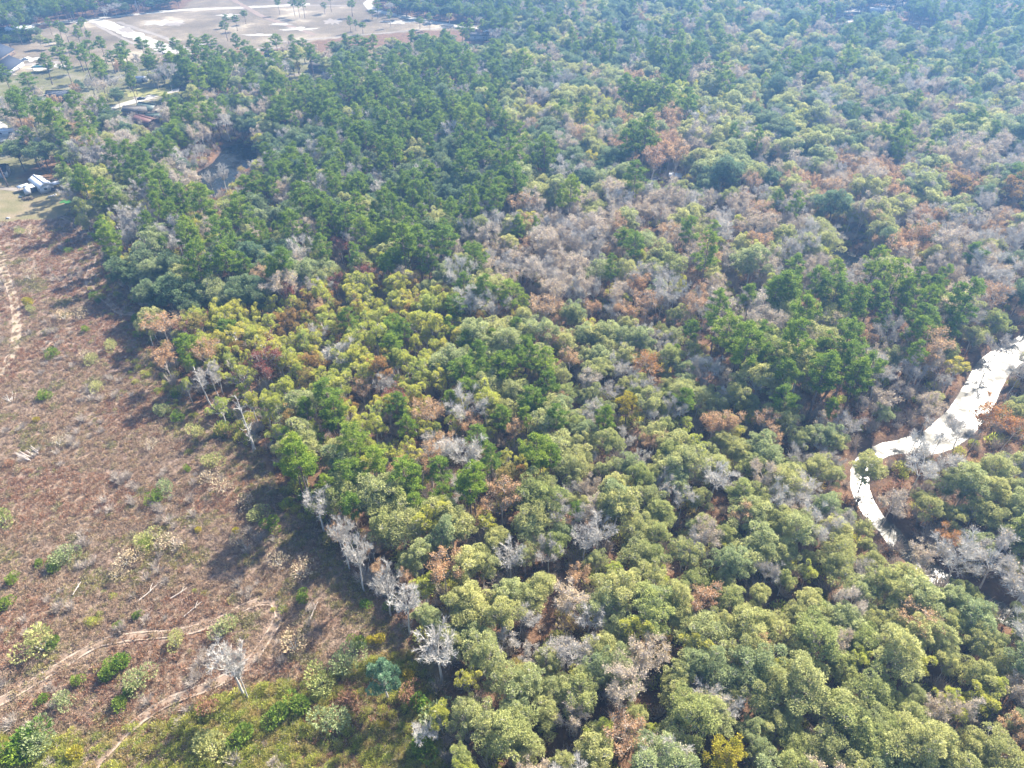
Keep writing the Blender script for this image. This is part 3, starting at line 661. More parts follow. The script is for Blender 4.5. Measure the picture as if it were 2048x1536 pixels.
for nm, pts, wd, mt in [("sandy_road", [(-300, 90), (0, 56), (180, 38), (360, 20), (512, 14), (620, 8)], 9, road_m), ("sandy_road", [(185, 38), (250, 63), (300, 84), (352, 107)], 13, road_m),
                        ("sandy_road", [(235, 44), (275, 58), (330, 75), (370, 97), (400, 108)], 4, patch_m), ("sandy_road", [(185, 46), (230, 70), (290, 98)], 3, patch_m),
                        ("sandy_road", [(462, -4), (490, 14), (530, 36), (580, 52), (630, 70)], 5, track_m), ("sandy_road", [(760, -20), (733, 8), (745, 20), (790, 30), (860, 44), (960, 58), (1000, 52)], 8, road_m),
                        ("street", [(150, 232), (222, 217), (262, 205), (310, 191), (350, 181), (400, 170)], 7, road_m), ("sandy_road", [(560, 12), (640, 10), (700, 12)], 4, patch_m),
                        ("street", [(-120, 250), (-20, 240), (8, 255), (-10, 285)], 8, road_m), ("driveway", [(-80, 282), (0, 272), (28, 264)], 5, patch_m),
                        ("street", [(1600, 38), (1660, 30), (1720, 20), (1790, 9), (1860, 2)], 9, road_m), ("driveway", [(1670, 30), (1700, 38), (1730, 36)], 6, patch_m),
                        ("driveway", [(0, 376), (30, 378), (55, 381)], 3, patch_m), ("sandy_road", [(300, 104), (340, 109), (430, 106), (520, 98), (620, 92)], 4, patch_m),
                        ("street", [(470, 158), (560, 152), (640, 146), (720, 132), (800, 128)], 6, patch_m), ("driveway", [(0, 133), (50, 130), (90, 126), (140, 122)], 6, patch_m), ("sandy_road", [(540, 86), (700, 72), (860, 58), (960, 50)], 4, patch_m)]:
    road(nm, pts, wd, mt, 6, .15)
def blob(name, px, py, rx, ry, mat, z, n=40):
    a = np.linspace(0, 2 * PI, n, endpoint=False); rg = np.random.default_rng(int(px * 7 + py)); k = 1 + rg.normal(size=n) * .42
    k = np.clip((k + np.roll(k, 1)) / 2, .25, 1.8)
    V = [at(px + math.cos(t) * rx * kk, py + math.sin(t) * ry * kk, z) for t, kk in zip(a, k)]
    link(name, simple(name, V, [list(range(n))[::-1]], mat), kind="structure")
z = .03
for (px, py, rx, ry) in [(460, 30, 18, 3), (320, 45, 30, 5), (350, 48, 18, 4), (400, 90, 16, 5), (665, 42, 14, 6), (250, 60, 16, 5), (290, 197, 22, 4), (10, 146, 16, 6), (60, 118, 20, 4), (1845, 46, 26, 3), (1680, 8, 16, 2), (1700, 42, 12, 2), (560, 48, 20, 2), (800, 44, 30, 3), (140, 44, 30, 2), (215, 234, 14, 4), (600, 58, 30, 3), (520, 70, 26, 2), (80, 136, 22, 5), (120, 133, 12, 4)]:
    z += .007; blob("sand_patch", px, py, rx, ry, patch_m if px % 20 else road_m, z)
grass_m = dirt("mown yellow grass", (.17, .18, .06), (.24, .22, .09), .08)
for (px, py, rx, ry) in [(290, 184, 50, 8), (60, 235, 26, 5), (150, 196, 24, 5), (30, 220, 22, 4), (650, 128, 16, 4)]:
    z += .007; blob("grass_patch", px, py, rx, ry, grass_m, z)
blob("grass_patch", 132, 403, 12, 4, dirt("wet green grass", (.05, .17, .05), (.08, .22, .06), .5), .12)

# ------------------------------------------------------------------ trees as objects
KIND = dict(pine=('pine_tree', 'pine tree'), oak=('oak_tree', 'tree'), teal=('oak_tree', 'tree'), plume=('leafy_tree', 'tree'), gold=('autumn_tree', 'tree'), russet=('autumn_tree', 'tree'),
            red=('autumn_tree', 'tree'), orange=('autumn_tree', 'tree'), yellow=('autumn_tree', 'tree'), bare=('bare_tree', 'bare tree'), mauve=('bare_tree', 'bare tree'), white=('dead_tree', 'dead tree'),
            snag=('dead_tree', 'dead tree'), bluegreen=('leafy_tree', 'tree'))
LOOK = dict(pine="green pine", oak="olive-green tree", teal="dark green tree", plume="yellow-green plumed tree", gold="golden-leaved tree", russet="pinkish-tan leaved tree", red="red-brown tree",
            orange="orange tree", yellow="yellow tree", bare="grey leafless tree", mauve="mauve-grey nearly leafless tree", white="white dead tree", snag="dead snag", bluegreen="blue-green tree")
GROUPS = dict(pine_tree="pines standing in the wood", oak_tree="broad green trees of the wood", leafy_tree="plumed yellow-green trees", autumn_tree="trees in autumn colour", bare_tree="leafless grey trees", dead_tree="white dead trees")
MARKS = [("the forked white dead tree", 480, 1330), ("the blue-green tree", 755, 1350), ("the wide white dead tree", 870, 1270), ("the row of white dead trees", 760, 1130), ("the silver tree by the pines", 660, 1030),
         ("the upper snag", 415, 760), ("the tall snag", 500, 830), ("the tall lone pine", 1404, 530), ("the rust-orange tree", 1290, 720), ("the golden round tree", 1250, 815), ("the lemon-yellow tree", 1435, 1500),
         ("the brick-red tree", 678, 575), ("the red-brown tree by the hollow", 685, 495), ("the small orange-brown tree", 1030, 870), ("the orange creekside tree", 1915, 770), ("the narrow creek bend", 1720, 960),
         ("the pale bare tree in the bend", 1820, 920), ("the lower creek reach", 1830, 1110), ("the fanned silver tree", 1415, 975), ("the small silver tree", 1175, 1240), ("the dark pond", 450, 330), ("the white mobile home", 85, 372),
         ("the hidden shed", 1345, 355), ("the peach-topped tree", 893, 1130), ("the broad tan-orange tree", 1005, 1020), ("the broad pinkish tree", 340, 660), ("the large leaning pine", 45, 260), ("the side channel", 1700, 510),
         ("the winding track's end", 300, 635), ("the red-brown edge tree", 540, 755), ("the peach tree", 1135, 730), ("the pair-forming dark pine", 1140, 420), ("the green-roofed house", 300, 222),
         ("the bottom right corner", 2048, 1536), ("the bottom centre", 1100, 1536), ("the right edge's middle", 2048, 768), ("the amber far-right tree", 2000, 390), ("the dark dome-shaped tree", 1440, 350),
         ("the pale pink tree", 730, 780), ("the two-house cluster", 20, 130), ("the white bare tree near home", 253, 440), ("the sandy bend", 740, 15), ("the far white house", 965, 75)]
ORD = ["nearest", "second", "third", "fourth", "fifth", "sixth", "seventh", "eighth", "ninth", "tenth", "eleventh", "twelfth", "thirteenth", "fourteenth", "fifteenth", "sixteenth", "seventeenth", "eighteenth", "nineteenth", "twentieth"]
counts = {}
def label_for(look, px, py, size=''):
    look = (size + ' ' + look).strip()
    bi = min(range(len(MARKS)), key=lambda i: (MARKS[i][1] - px) ** 2 + (MARKS[i][2] - py) ** 2)
    nm, mx, my = MARKS[bi]; dx, dy = px - mx, py - my
    ax, ay = abs(dx), abs(dy)
    side = ("right of" if dx > 0 else "left of") if ax > 2.2 * ay else ("below" if dy > 0 else "above") if ay > 2.2 * ax else ("lower " if dy > 0 else "upper ") + ("right of" if dx > 0 else "left of")
    k = (look, side, nm); c = counts.get(k, 0); counts[k] = c + 1
    o = ORD[c] if c < len(ORD) else "number %d" % (c + 1)
    t = f"{look}, {o} {side} {nm}"
    return t if len(t.replace('-', ' ').split()) <= 16 else t.replace(' with few leaves', '').replace('plumed ', '')
visible = []
for i, tr in enumerate(TREES):
    P0 = PROT[tr[2]]
    if tr[7] is None: tr[7] = int(rng.integers(len(P0)))
    tr[7] %= len(P0); h = P0[tr[7]][3] * tr[4]
    qx, qy, d = to_px(tr[0], tr[1], h * .8)
    tr += [float(qx), float(qy), float(d), h]
cand = {}
for i, tr in enumerate(TREES):
    if -20 < tr[8] < 2068 and -10 < tr[9] < 1556: cand.setdefault(KIND[tr[2]][0], []).append(i)
single = set()
LIM = dict(pine_tree=300, oak_tree=300, leafy_tree=300, autumn_tree=300, bare_tree=300, dead_tree=300)
for k, L in cand.items():
    L.sort(key=lambda i: (TREES[i][6] is None, TREES[i][10])); single |= set(L[:LIM[k]])
inst = {}
lab_order = sorted(single, key=lambda i: min((MARKS[j][1] - TREES[i][8]) ** 2 + (MARKS[j][2] - TREES[i][9]) ** 2 for j in range(len(MARKS))))
LAB = {}
for i in lab_order:
    tr = TREES[i]; LAB[i] = tr[6] or label_for(LOOK[tr[2]], tr[8], tr[9], 'small' if tr[3] < .74 else 'large' if tr[3] > .98 else 'medium')
for i, tr in enumerate(TREES):
    x, y, s, sc, hs, rot, lb, v, qx, qy, d, h = tr
    if i in single:
        kn, cat = KIND[s]; e = bpy.data.objects.new(kn, None); C.objects.link(e); e.empty_display_size = .5
        e.location = (x, y, -.1); e.rotation_euler = (0, 0, rot); e.scale = (sc, sc, hs)
        e["label"] = LAB[i]; e["category"] = cat; e["group"] = GROUPS[kn]
        tm, cm = PROT[s][v][:2]
        t_ = bpy.data.objects.new("trunk", tm); C.objects.link(t_); t_.parent = e
        c_ = bpy.data.objects.new("crown", cm); C.objects.link(c_); c_.parent = e
    else: inst.setdefault(s, []).append((x, y, -.1, rot, sc, hs, v))
print("single", len(single), {k: len(v) for k, v in inst.items()})

# ------------------------------------------------------------------ stuff: many copies in one object (geometry nodes)
def stuff(name, label, cat, pts, meshes):
    """pts: x y z rot sc hs"""
    me = bpy.data.meshes.new(name); n = len(pts); A = np.array([p[:6] for p in pts], np.float32)
    me.vertices.add(n); me.vertices.foreach_set("co", A[:, :3].ravel())
    a = me.attributes.new("rot", 'FLOAT_VECTOR', 'POINT'); a.data.foreach_set("vector", np.c_[np.zeros(n), np.zeros(n), A[:, 3]].astype(np.float32).ravel())
    a = me.attributes.new("scl", 'FLOAT_VECTOR', 'POINT'); a.data.foreach_set("vector", np.c_[A[:, 4], A[:, 4], A[:, 5]].astype(np.float32).ravel())
    o = link(name, me, kind="stuff", label=label, category=cat)
    ng = bpy.data.node_groups.new(name, 'GeometryNodeTree')
    ng.interface.new_socket("Geometry", in_out='INPUT', socket_type='NodeSocketGeometry'); ng.interface.new_socket("Geometry", in_out='OUTPUT', socket_type='NodeSocketGeometry')
    N, Lk = ng.nodes, ng.links; gi = N.new("NodeGroupInput"); go = N.new("NodeGroupOutput")
    jn = N.new("GeometryNodeJoinGeometry")
    for m_ in meshes:
        po = bpy.data.objects.new(name + "_shape", m_)          # the shapes themselves are not linked to the scene
        oi = N.new("GeometryNodeObjectInfo"); oi.inputs[0].default_value = po
        g2i = N.new("GeometryNodeGeometryToInstance"); Lk.new(oi.outputs["Geometry"], g2i.inputs[0]); Lk.new(g2i.outputs[0], jn.inputs[0])
    ip = N.new("GeometryNodeInstanceOnPoints"); Lk.new(gi.outputs[0], ip.inputs["Points"]); Lk.new(jn.outputs[0], ip.inputs["Instance"])
    ip.inputs["Pick Instance"].default_value = True
    rv = N.new("FunctionNodeRandomValue"); rv.data_type = 'INT'; rv.inputs[4].default_value = 0; rv.inputs[5].default_value = len(meshes) - 1
    Lk.new(rv.outputs[2], ip.inputs["Instance Index"])
    for an, sk in (("rot", "Rotation"), ("scl", "Scale")):
        na = N.new("GeometryNodeInputNamedAttribute"); na.data_type = 'FLOAT_VECTOR'; na.inputs[0].default_value = an; Lk.new(na.outputs[0], ip.inputs[sk])
    Lk.new(ip.outputs[0], go.inputs[0])
    md = o.modifiers.new("copies", 'NODES'); md.node_group = ng
    return o
SN = dict(pine=("pine_forest", "dark green mass of distant pines behind the nearer trees", "pine wood"), oak=("oak_forest", "olive-green mass of round distant crowns", "oak wood"), teal=("evergreen_forest", "blue-green mass of far broad crowns", "wood"),
          plume=("plumed_wood", "yellow-green mass of far plumed crowns", "wood"), gold=("golden_wood", "scattered far golden crowns", "wood"), russet=("russet_wood", "scattered far tan and russet crowns", "wood"), red=("red_wood", "scattered far red-brown crowns", "wood"),
          bare=("leafless_wood", "grey haze of far leafless trees", "wood"), mauve=("mauve_wood", "mauve-grey mass of far nearly leafless trees", "wood"), white=("dead_wood", "far white dead trees among the crowns", "wood"))
for s, pts in inst.items():
    if s not in SN or len(pts) < 1: continue
    nm, lb, ct = SN[s]; stuff(nm, lb, ct, pts, [q[2] for q in PROT[s]])

# low plants
def tuft(rng, h, r, n, leafy, mats, twn=20, size=.3):
    g = Geo(); a = rng.random(twn) * 6.28; e = np.c_[np.cos(a) * r * rng.random(twn), np.sin(a) * r * rng.random(twn), h * rng.uniform(.5, 1.1, twn)]
    b = e * (.25, .25, 0); g.strips(b, e, .025, rng, 0)
    e2 = e + rng.normal(size=e.shape) * .3; g.strips(b + (e - b) * .6, e2, .018, rng, 0)
    if n:
        d = sph(rng, n); d[:, 2] = abs(d[:, 2]); pos = d * (r, r, h) * rng.uniform(.35, 1, (n, 1))
        g.leaves(pos, d + sph(rng, n) * .6 + (0, 0, .6), rng.uniform(.6, 1.4, n) * size, rng.uniform(.3, .6, n) * size, rng, 1)
    return g.mesh("plant", mats)
weed_m = leaf_mat("dry pinkish weeds", [(.34, .26, .175), (.29, .20, .13), (.41, .32, .21), (.26, .155, .09), (.30, .27, .13)], .35, .45)
weed2_m = leaf_mat("rusty bracken", [(.27, .14, .08), (.32, .19, .11), (.22, .12, .08)], .3, .3)
weed3_m = leaf_mat("olive weeds", [(.24, .22, .10), (.28, .25, .09), (.20, .19, .10)], .3, .3)
brn_m = bark_mat("brown weed stalks", (.28, .20, .15), (.42, .32, .24))
gry_m = bark_mat("grey brush twigs", (.31, .265, .225), (.46, .40, .34))
K = lambda s: np.random.default_rng(s)
P_weed = [tuft(K(10 + i), .55, .8, 60, 1, [brn_m, weed_m], 12, .30) for i in range(5)]
P_brk = [tuft(K(20 + i), .55, .75, 55, 1, [brn_m, weed2_m], 8, .30) for i in range(3)]
P_straw = [tuft(K(15 + i), .5, .9, 30, 1, [brn_m, leaf_mat('pale dry grass', [(.37, .31, .21), (.33, .27, .17), (.39, .33, .23)], .35, .3)], 60, .2) for i in range(3)]
P_olv = [tuft(K(30 + i), .6, .8, 60, 1, [gry_m, weed3_m], 6, .32) for i in range(3)]
P_brush = [tuft(K(40 + i), 1.5, 1.3, 30, 1, [gry_m, M['pinkish']], 90, .25) for i in range(4)]
P_lime = [tuft(K(50 + i), 1.2, 1.3, 300, 1, [gry_m, leaf_mat("yellow green scrub leaves", [(.36, .40, .07), (.44, .43, .09), (.28, .34, .07), (.42, .32, .13), (.36, .38, .08)], .42)], 10, .32) for i in range(4)]
X, Y = scatter((-320, 20, 30, 345), .95)
gx, gy, gd = to_px(X, Y, 0.)
own = inpoly(gx, gy, CLEARING) & (gx > -330) & (gy < 1750) & ~inpoly(gx, gy, LAWN)
dt = np.minimum.reduce([dist_line(X, Y, resample(world_line(q), 3)) for q in TR]); own &= ((dt > 1.2) | ((dt < .5) & (rng.random(len(X)) < .75)) | (rng.random(len(X)) < .12))
X, Y, gx, gy = X[own], Y[own], gx[own], gy[own]; keep = rng.random(len(X)) < np.clip(1.15 - (Y - 60) / 330, .45, 1); X, Y, gx, gy = X[keep], Y[keep], gx[keep], gy[keep]
edge_d = dist_line(X, Y, world_line(CLEARING[2:17])); nz1 = vnoise(X, Y, 9, 21); nz2 = vnoise(X, Y, 16, 22); nz3 = vnoise(X, Y, 5, 23); u = rng.random(len(X))
inG = inpoly(gx, gy, [(-900, 1440), (100, 1470), (330, 1450), (420, 1400), (700, 1330), (860, 1290), (900, 1400), (900, 2400), (-900, 2400)])
W = {k: [] for k in ("straw", "weed", "brk", "olv", "brush", "lime")}
for i in range(len(X)):
    s = rng.uniform(.6, 1.25); pt = (X[i], Y[i], -.02, rng.random() * 6.28, s, s * rng.uniform(.7, 1.3))
    if edge_d[i] < 9 and u[i] < .45 * (1 - edge_d[i] / 12): k = ("lime", "olv", "olv")[int(nz3[i] * 2.99)]; u[i] = .1
    elif inG[i] and nz1[i] * .6 + u[i] * .4 > .42: k = "lime"
    elif nz1[i] > .62 and u[i] < .07: k = "brush"
    elif nz2[i] > .62 and u[i] < .7: k = "brk"
    elif nz3[i] > .66 and u[i] < .8: k = "olv"
    elif gy[i] > 1180 and nz1[i] < .33 and u[i] < .3: k = "lime"
    elif nz2[i] < .42 and u[i] < .4: k = "straw"
    else: k = "weed"
    if k == "lime": pt = pt[:4] + (s * .75, s * rng.uniform(.5, 1.1))
    if k == "brush" and u[i] > .22: k = "weed"
    W[k].append(pt)
stuff("dry_weeds", "dry pinkish-brown weeds covering the cleared ground", "weeds", W["weed"], P_weed)
stuff("pale_dry_grass", "pale straw-coloured grass drifts in the clearing", "grass", W["straw"], P_straw)
stuff("rusty_bracken", "rust-coloured low growth in patches over the clearing", "bracken", W["brk"], P_brk)
stuff("olive_weeds", "olive-yellow weed patches in the clearing", "weeds", W["olv"], P_olv)
stuff("twiggy_brush", "grey-mauve twiggy brush in drifts over the clearing", "brush", W["brush"], P_brush)
stuff("yellow_green_scrub", "thick yellow-green scrub along the bottom of the clearing", "scrub", W["lime"], P_lime)
# undergrowth below and between the trees
X, Y = scatter((-200, 280, 35, 400), 2.4)
gx, gy, gd = to_px(X, Y, 0.); own = ~inpoly(gx, gy, CLEARING) & ~inpoly(gx, gy, LAWN) & ~in_creek(X, Y, .3) & (gx > -200) & (gx < 2350)
X, Y = X[own], Y[own]
U1, U2, U3 = [], [], []
for x, y in zip(X, Y):
    u_ = rng.random(); s = rng.uniform(.8, 1.9); pt = (x, y, -.05, rng.random() * 6.28, s, s * rng.uniform(.8, 1.6))
    (U1 if u_ < .35 else U2 if u_ < .7 else U3 if u_ < .85 else []).append(pt)
stuff("russet_undergrowth", "russet leaf litter plants under the trees", "undergrowth", U1, P_brk)
stuff("twiggy_undergrowth", "grey twiggy undergrowth under the trees", "undergrowth", U2, P_brush)
stuff("green_undergrowth", "yellow-green undergrowth in gaps of the wood", "undergrowth", U3, P_lime)

# shrubs of the clearing, one by one
def bush(rng, h, r, n, mats, size=.28):
    tg = Geo(); cg = Geo()
    for i in range(5):
        a = i * 1.26; tg.tube([(0, 0, 0), (math.cos(a) * r * .3, math.sin(a) * r * .3, h * .45)], [.06, .03], 4, 0)
    for k in range(6):
        c = np.array((rng.normal() * r * .35, rng.normal() * r * .35, h * rng.uniform(.4, .75))); m_ = n // 6; d = sph(rng, m_)
        cg.leaves(c + d * r * .5, d + sph(rng, m_) * .5 + (0, 0, .5), rng.uniform(.7, 1.4, m_) * size, rng.uniform(.35, .6, m_) * size, rng, 1)
    return tg.mesh("bush_stems", mats), cg.mesh("bush_leaves", mats)
BU = dict(green=("dark green bush", [bush(K(60 + i), 2.2, 1.3, 700, [M['bark'], M['pine']]) for i in range(2)]), lime=("fresh green bush", [bush(K(64 + i), 1.9, 1.2, 700, [M['bark'], M['lime']]) for i in range(2)]),
          olive=("yellow-olive bush", [bush(K(68 + i), 2.3, 1.6, 800, [M['twig'], M['oak']]) for i in range(2)]), yellow=("yellow bush", [bush(K(72), 1.6, 1.1, 600, [M['twig'], M['yellow']])]),
          rust=("rust-coloured bush", [bush(K(75), 1.5, 1.2, 600, [M['twig'], leaf_mat('dull rust leaves', [(.34, .19, .11), (.30, .18, .11)], .35)])]), grey=("grey twiggy bush", [bush(K(78 + i), 2.4, 1.7, 260, [M['twig'], M['pinkish']]) for i in range(2)]))
SH = [("green", 109, 712, 1.3), ("green", 95, 797, 1.2), ("lime", 82, 800, .8), ("yellow", 60, 612, 1.6), ("olive", 63, 623, 1.0), ("green", 172, 663, .9), ("green", 190, 595, 1.2), ("lime", 198, 605, .9), ("green", 215, 518, .9), ("green", 140, 505, 1.0), ("green", 136, 485, .7),
      ("lime", 111, 1140, 1.2), ("lime", 78, 1133, .9), ("olive", 136, 1120, 1.5), ("green", 290, 1100, 1.1), ("olive", 292, 1088, 1.5), ("olive", 10, 1046, 1.5), ("green", 315, 1000, 1.3), ("olive", 335, 985, 1.3), ("yellow", 472, 1065, .8), ("yellow", 398, 1062, .8),
      ("lime", 245, 1330, 1.5), ("green", 238, 1338, 1.2), ("lime", 222, 1352, 1.2), ("lime", 240, 1412, 1.2), ("lime", 264, 1388, .9), ("olive", 280, 1365, 1.5), ("lime", 160, 1368, 1.0), ("olive", 90, 1300, 2.0), ("lime", 105, 1292, 1.2), ("lime", 14, 1215, 1.2), ("lime", 32, 1162, 1.1),
      ("lime", 60, 1495, 2.3), ("green", 50, 1505, 2.0), ("olive", 85, 1485, 1.8), ("yellow", 152, 1512, 1.3), ("lime", 88, 1400, .9), ("olive", 138, 1405, 1.1), ("rust", 418, 1422, 1.4), ("lime", 275, 1235, .8), ("lime", 236, 1252, .7), ("olive", 355, 1290, 1.1), ("olive", 450, 1265, 1.4),
      ("lime", 377, 940, .8), ("green", 540, 1055, 1.5), ("olive", 520, 1035, 1.3), ("lime", 608, 1200, 1.2), ("lime", 730, 1213, 1.0), ("yellow", 760, 1283, 1.2), ("yellow", 742, 1283, .9), ("yellow", 817, 1355, 1.1), ("yellow", 770, 1455, .9), ("lime", 720, 1290, 1.3), ("lime", 840, 1420, 1.6),
      ("olive", 700, 1330, 1.8), ("olive", 640, 1370, 1.8), ("lime", 600, 1410, 1.8), ("lime", 550, 1440, 1.9), ("olive", 660, 1450, 1.8), ("lime", 480, 1480, 1.8), ("olive", 430, 1500, 1.7), ("rust", 700, 1400, 1.3), ("rust", 820, 1400, 1.6), ("olive", 890, 1440, 2.0), ("lime", 845, 1510, 2.0),
      ("grey", 255, 1130, 1.6), ("grey", 275, 1120, 1.5), ("grey", 235, 1155, 1.3), ("grey", 170, 720, 1.4), ("grey", 60, 560, 1.8), ("grey", 130, 640, 1.6), ("grey", 160, 640, 1.6), ("grey", 420, 960, 1.5), ("grey", 450, 985, 1.6), ("grey", 480, 1090, 1.5), ("grey", 600, 1150, 1.6),
      ("grey", 590, 1300, 1.8), ("grey", 560, 1130, 1.5), ("olive", 430, 930, 1.4), ("olive", 390, 870, 1.4), ("green", 360, 842, 1.2), ("olive", 225, 700, 1.3), ("olive", 190, 725, 1.3), ("green", 275, 645, 1.2), ("green", 280, 675, 1.0), ("olive", 200, 780, 1.2), ("olive", 330, 830, 1.3), ("yellow", 75, 843, .9), ("olive", 40, 470, 1.3), ("rust", 22, 930, 1.0), ("grey", 350, 1090, 1.5), ("grey", 300, 900, 1.2), ("grey", 120, 890, 1.3), ("grey", 62, 470, 1.6), ("lime", 355, 795, .9), ("grey", 330, 560, 1.0), ("grey", 500, 1010, 1.3)]
MK2 = MARKS + [("the grey log pile", 60, 905), ("the upper lawn", 70, 420), ("the track's loop", 550, 1220), ("the bottom left corner", 0, 1536), ("the lower track", 200, 1285), ("the left track", 30, 650)]
MARKS_OLD = MARKS; MARKS = MK2
for kd, px, py, s in SH:
    lk, protos = BU[kd]; p0 = at(px, py); i = int(rng.integers(len(protos)))
    e = bpy.data.objects.new("bush", None); C.objects.link(e); e.location = (p0[0], p0[1], -.05); e.rotation_euler = (0, 0, rng.random() * 6.28); e.scale = (s, s, s * rng.uniform(.8, 1.1))
    e["label"] = label_for(lk, px, py); e["category"] = "bush"; e["group"] = "bushes scattered over the clearing"
    for nm, me in zip(("stems", "foliage"), protos[i]):
        o = bpy.data.objects.new(nm, me); C.objects.link(o); o.parent = e
MARKS = MARKS_OLD

# ------------------------------------------------------------------ buildings and small things
def box_geo(g, c, s, yaw=0, mi=0):
    c = np.array(c, float); s = np.array(s, float) / 2
    v = np.array([(x, y, z) for x in (-1, 1) for y in (-1, 1) for z in (-1, 1)], float) * s
    ca, sa = math.cos(yaw), math.sin(yaw); v = np.c_[v[:, 0] * ca - v[:, 1] * sa, v[:, 0] * sa + v[:, 1] * ca, v[:, 2]] + c
    F = np.array([(0, 1, 3, 2), (4, 6, 7, 5), (0, 4, 5, 1), (2, 3, 7, 6), (0, 2, 6, 4), (1, 5, 7, 3)])
    g.add(v, F, mi, np.full(6, .5, np.float32))
def child(par, name, g, mats, **pr):
    o = bpy.data.objects.new(name, g.mesh(name, mats)); C.objects.link(o); o.parent = par
    for k, v in pr.items(): o[k] = v
    return o
def root(name, px, py, yaw, label, cat, group=None, z=0.):
    p0 = at(px, py); e = bpy.data.objects.new(name, None); C.objects.link(e); e.location = (p0[0], p0[1], z); e.rotation_euler = (0, 0, math.radians(yaw))
    e["label"] = label; e["category"] = cat
    if group: e["group"] = group
    return e
glass = plain("dark window glass", (.05, .06, .07), .15, .1, 1, .5)
MW = lambda nm, c, r=.6: plain(nm, c, r)
wallc = dict(white=MW("white siding", (.45, .45, .46)), cream=MW("cream siding", (.20, .18, .145)), tan=MW("tan brick", (.14, .10, .075)), grey=MW("grey siding", (.14, .145, .155)))
MS = lambda nm, c: plain(nm, c, .95, .12, 3, .05)
roofc = dict(white=MS("white metal roof", (.55, .56, .58)), grey=MS("blue grey shingles", (.045, .052, .068)), green=MW("green metal roof", (.06, .085, .07), .5), tan=MS("tan shingles", (.14, .11, .09)), red=MW("red metal roof", (.11, .05, .04), .6), teal=MW("teal canopy", (.02, .12, .11), .5), pale=MS("pale shingles", (.13, .12, .11)))
def house(px, py, L, Wd, H, yaw, wc, rc, label, name="house", rise=None, cat="house", over=.35, nwin=3):
    e = root(name, px, py, yaw, label, cat); rise = rise or Wd * .28
    g = Geo(); box_geo(g, (0, 0, H / 2), (L, Wd, H))
    # gable ends
    for sx in (-1, 1):
        x = sx * (L / 2 - .01); V = np.array([(x, -Wd / 2, H), (x, Wd / 2, H), (x, .05, H + rise * .97), (x, -.05, H + rise * .97)]); g.add(V, np.array([(0, 1, 2, 3)]), 0, np.full(1, .5, np.float32))
    child(e, "wall", g, [wallc[wc]])
    for sy in (-1, 1):
        g = Geo(); y0 = sy * (Wd / 2 + over); zz = H - over * rise / (Wd / 2); a = L / 2 + over
        V = np.array([(-a, 0, H + rise), (a, 0, H + rise), (a, y0, zz), (-a, y0, zz), (-a, 0, H + rise + .12), (a, 0, H + rise + .12), (a, y0, zz + .12), (-a, y0, zz + .12)])
        F = np.array([(0, 1, 2, 3), (7, 6, 5, 4), (0, 4, 5, 1), (2, 6, 7, 3), (1, 5, 6, 2), (0, 3, 7, 4)]); g.add(V, F, 0, np.full(6, .5, np.float32)); child(e, "roof_slope", g, [roofc[rc]])
    g = Geo(); box_geo(g, (0, 0, H + rise + .16), (L + 2 * over, .35, .12)); child(e, "ridge_cap", g, [roofc[rc]])
    for i in range(nwin):
        for sy in (-1, 1):
            x = -L / 2 + (i + .6) * L / nwin; g = Geo(); box_geo(g, (x, sy * (Wd / 2 + .02), H * .6), (1.2, .08, 1.0)); w_ = child(e, "window", g, [wallc['white']])
            g = Geo(); box_geo(g, (x, sy * (Wd / 2 + .045), H * .6), (1.0, .08, .8)); child(w_, "pane", g, [glass])
    for sx in (-1, 1):
        g = Geo(); box_geo(g, (sx * (L / 2 + .02), -Wd * .12, H * .6), (.08, 1.1, .9)); w_ = child(e, "window", g, [roofc['grey']])
        g = Geo(); box_geo(g, (sx * (L / 2 + .045), -Wd * .12, H * .6), (.08, .85, .65)); child(w_, "pane", g, [glass])
    g = Geo(); box_geo(g, (L * .12, -Wd / 2 - .03, 1.05), (.95, .08, 2.05)); child(e, "door", g, [roofc['tan']])
    return e
# the white mobile home with its lean-to roofs
ra_, rb_ = at(75, 359, 4), at(98, 376, 4)
e = house(86, 376, 13, 5.2, 2.7, math.degrees(math.atan2(rb_[1] - ra_[1], rb_[0] - ra_[0])), 'white', 'white', "white mobile home with a pale metal roof at the lawn's back edge", "mobile_home", 1.3, "mobile home", .25, 4)
for (x, y, L, Wd, Hh) in [(.5, -4.6, 4.5, 3.8, 2.3), (-2.8, -6.2, 3.4, 4.4, 2.0), (4.6, 4.6, 3.6, 3.8, 2.3)]:
    g = Geo(); box_geo(g, (x, y, Hh), (L, Wd, .12)); po = child(e, "lean_to_roof", g, [roofc['white']])
    for ax in (-1, 1):
        for ay in (-1, 1):
            g = Geo(); box_geo(g, (x + ax * (L / 2 - .15), y + ay * (Wd / 2 - .15), Hh / 2), (.12, .12, Hh - .14)); child(po, "post", g, [wallc['grey']])
def camper(px, py, yaw, label, s=1.0, col='white', name="camper_trailer", cat="camper"):
    e = root(name, px, py, yaw, label, cat); e.scale = (s, s, s)
    g = Geo(); box_geo(g, (0, 0, 1.45), (4.2, 2.1, 1.9)); box_geo(g, (.1, 0, 2.43), (3.6, 1.8, .12)); child(e, "body", g, [wallc[col]])
    for sx in (-1, 1):
        for sy in (-1, 1):
            g = Geo(); a = np.array([(sx * 1.1, sy * 1.02, .35), (sx * 1.1, sy * 1.2, .35)]); g.tube([a[0], (a[0] + a[1]) / 2, a[1]], [.34, .34, .02], 10, 0); child(e, "wheel", g, [glass])
    for i in (-1, 1):
        g = Geo(); box_geo(g, (i * 1.2, -1.06, 1.7), (.8, .06, .5)); child(e, "window", g, [glass])
    return e
camper(58, 388, 115, "white boxy camper trailer parked on grass left of the mobile home")
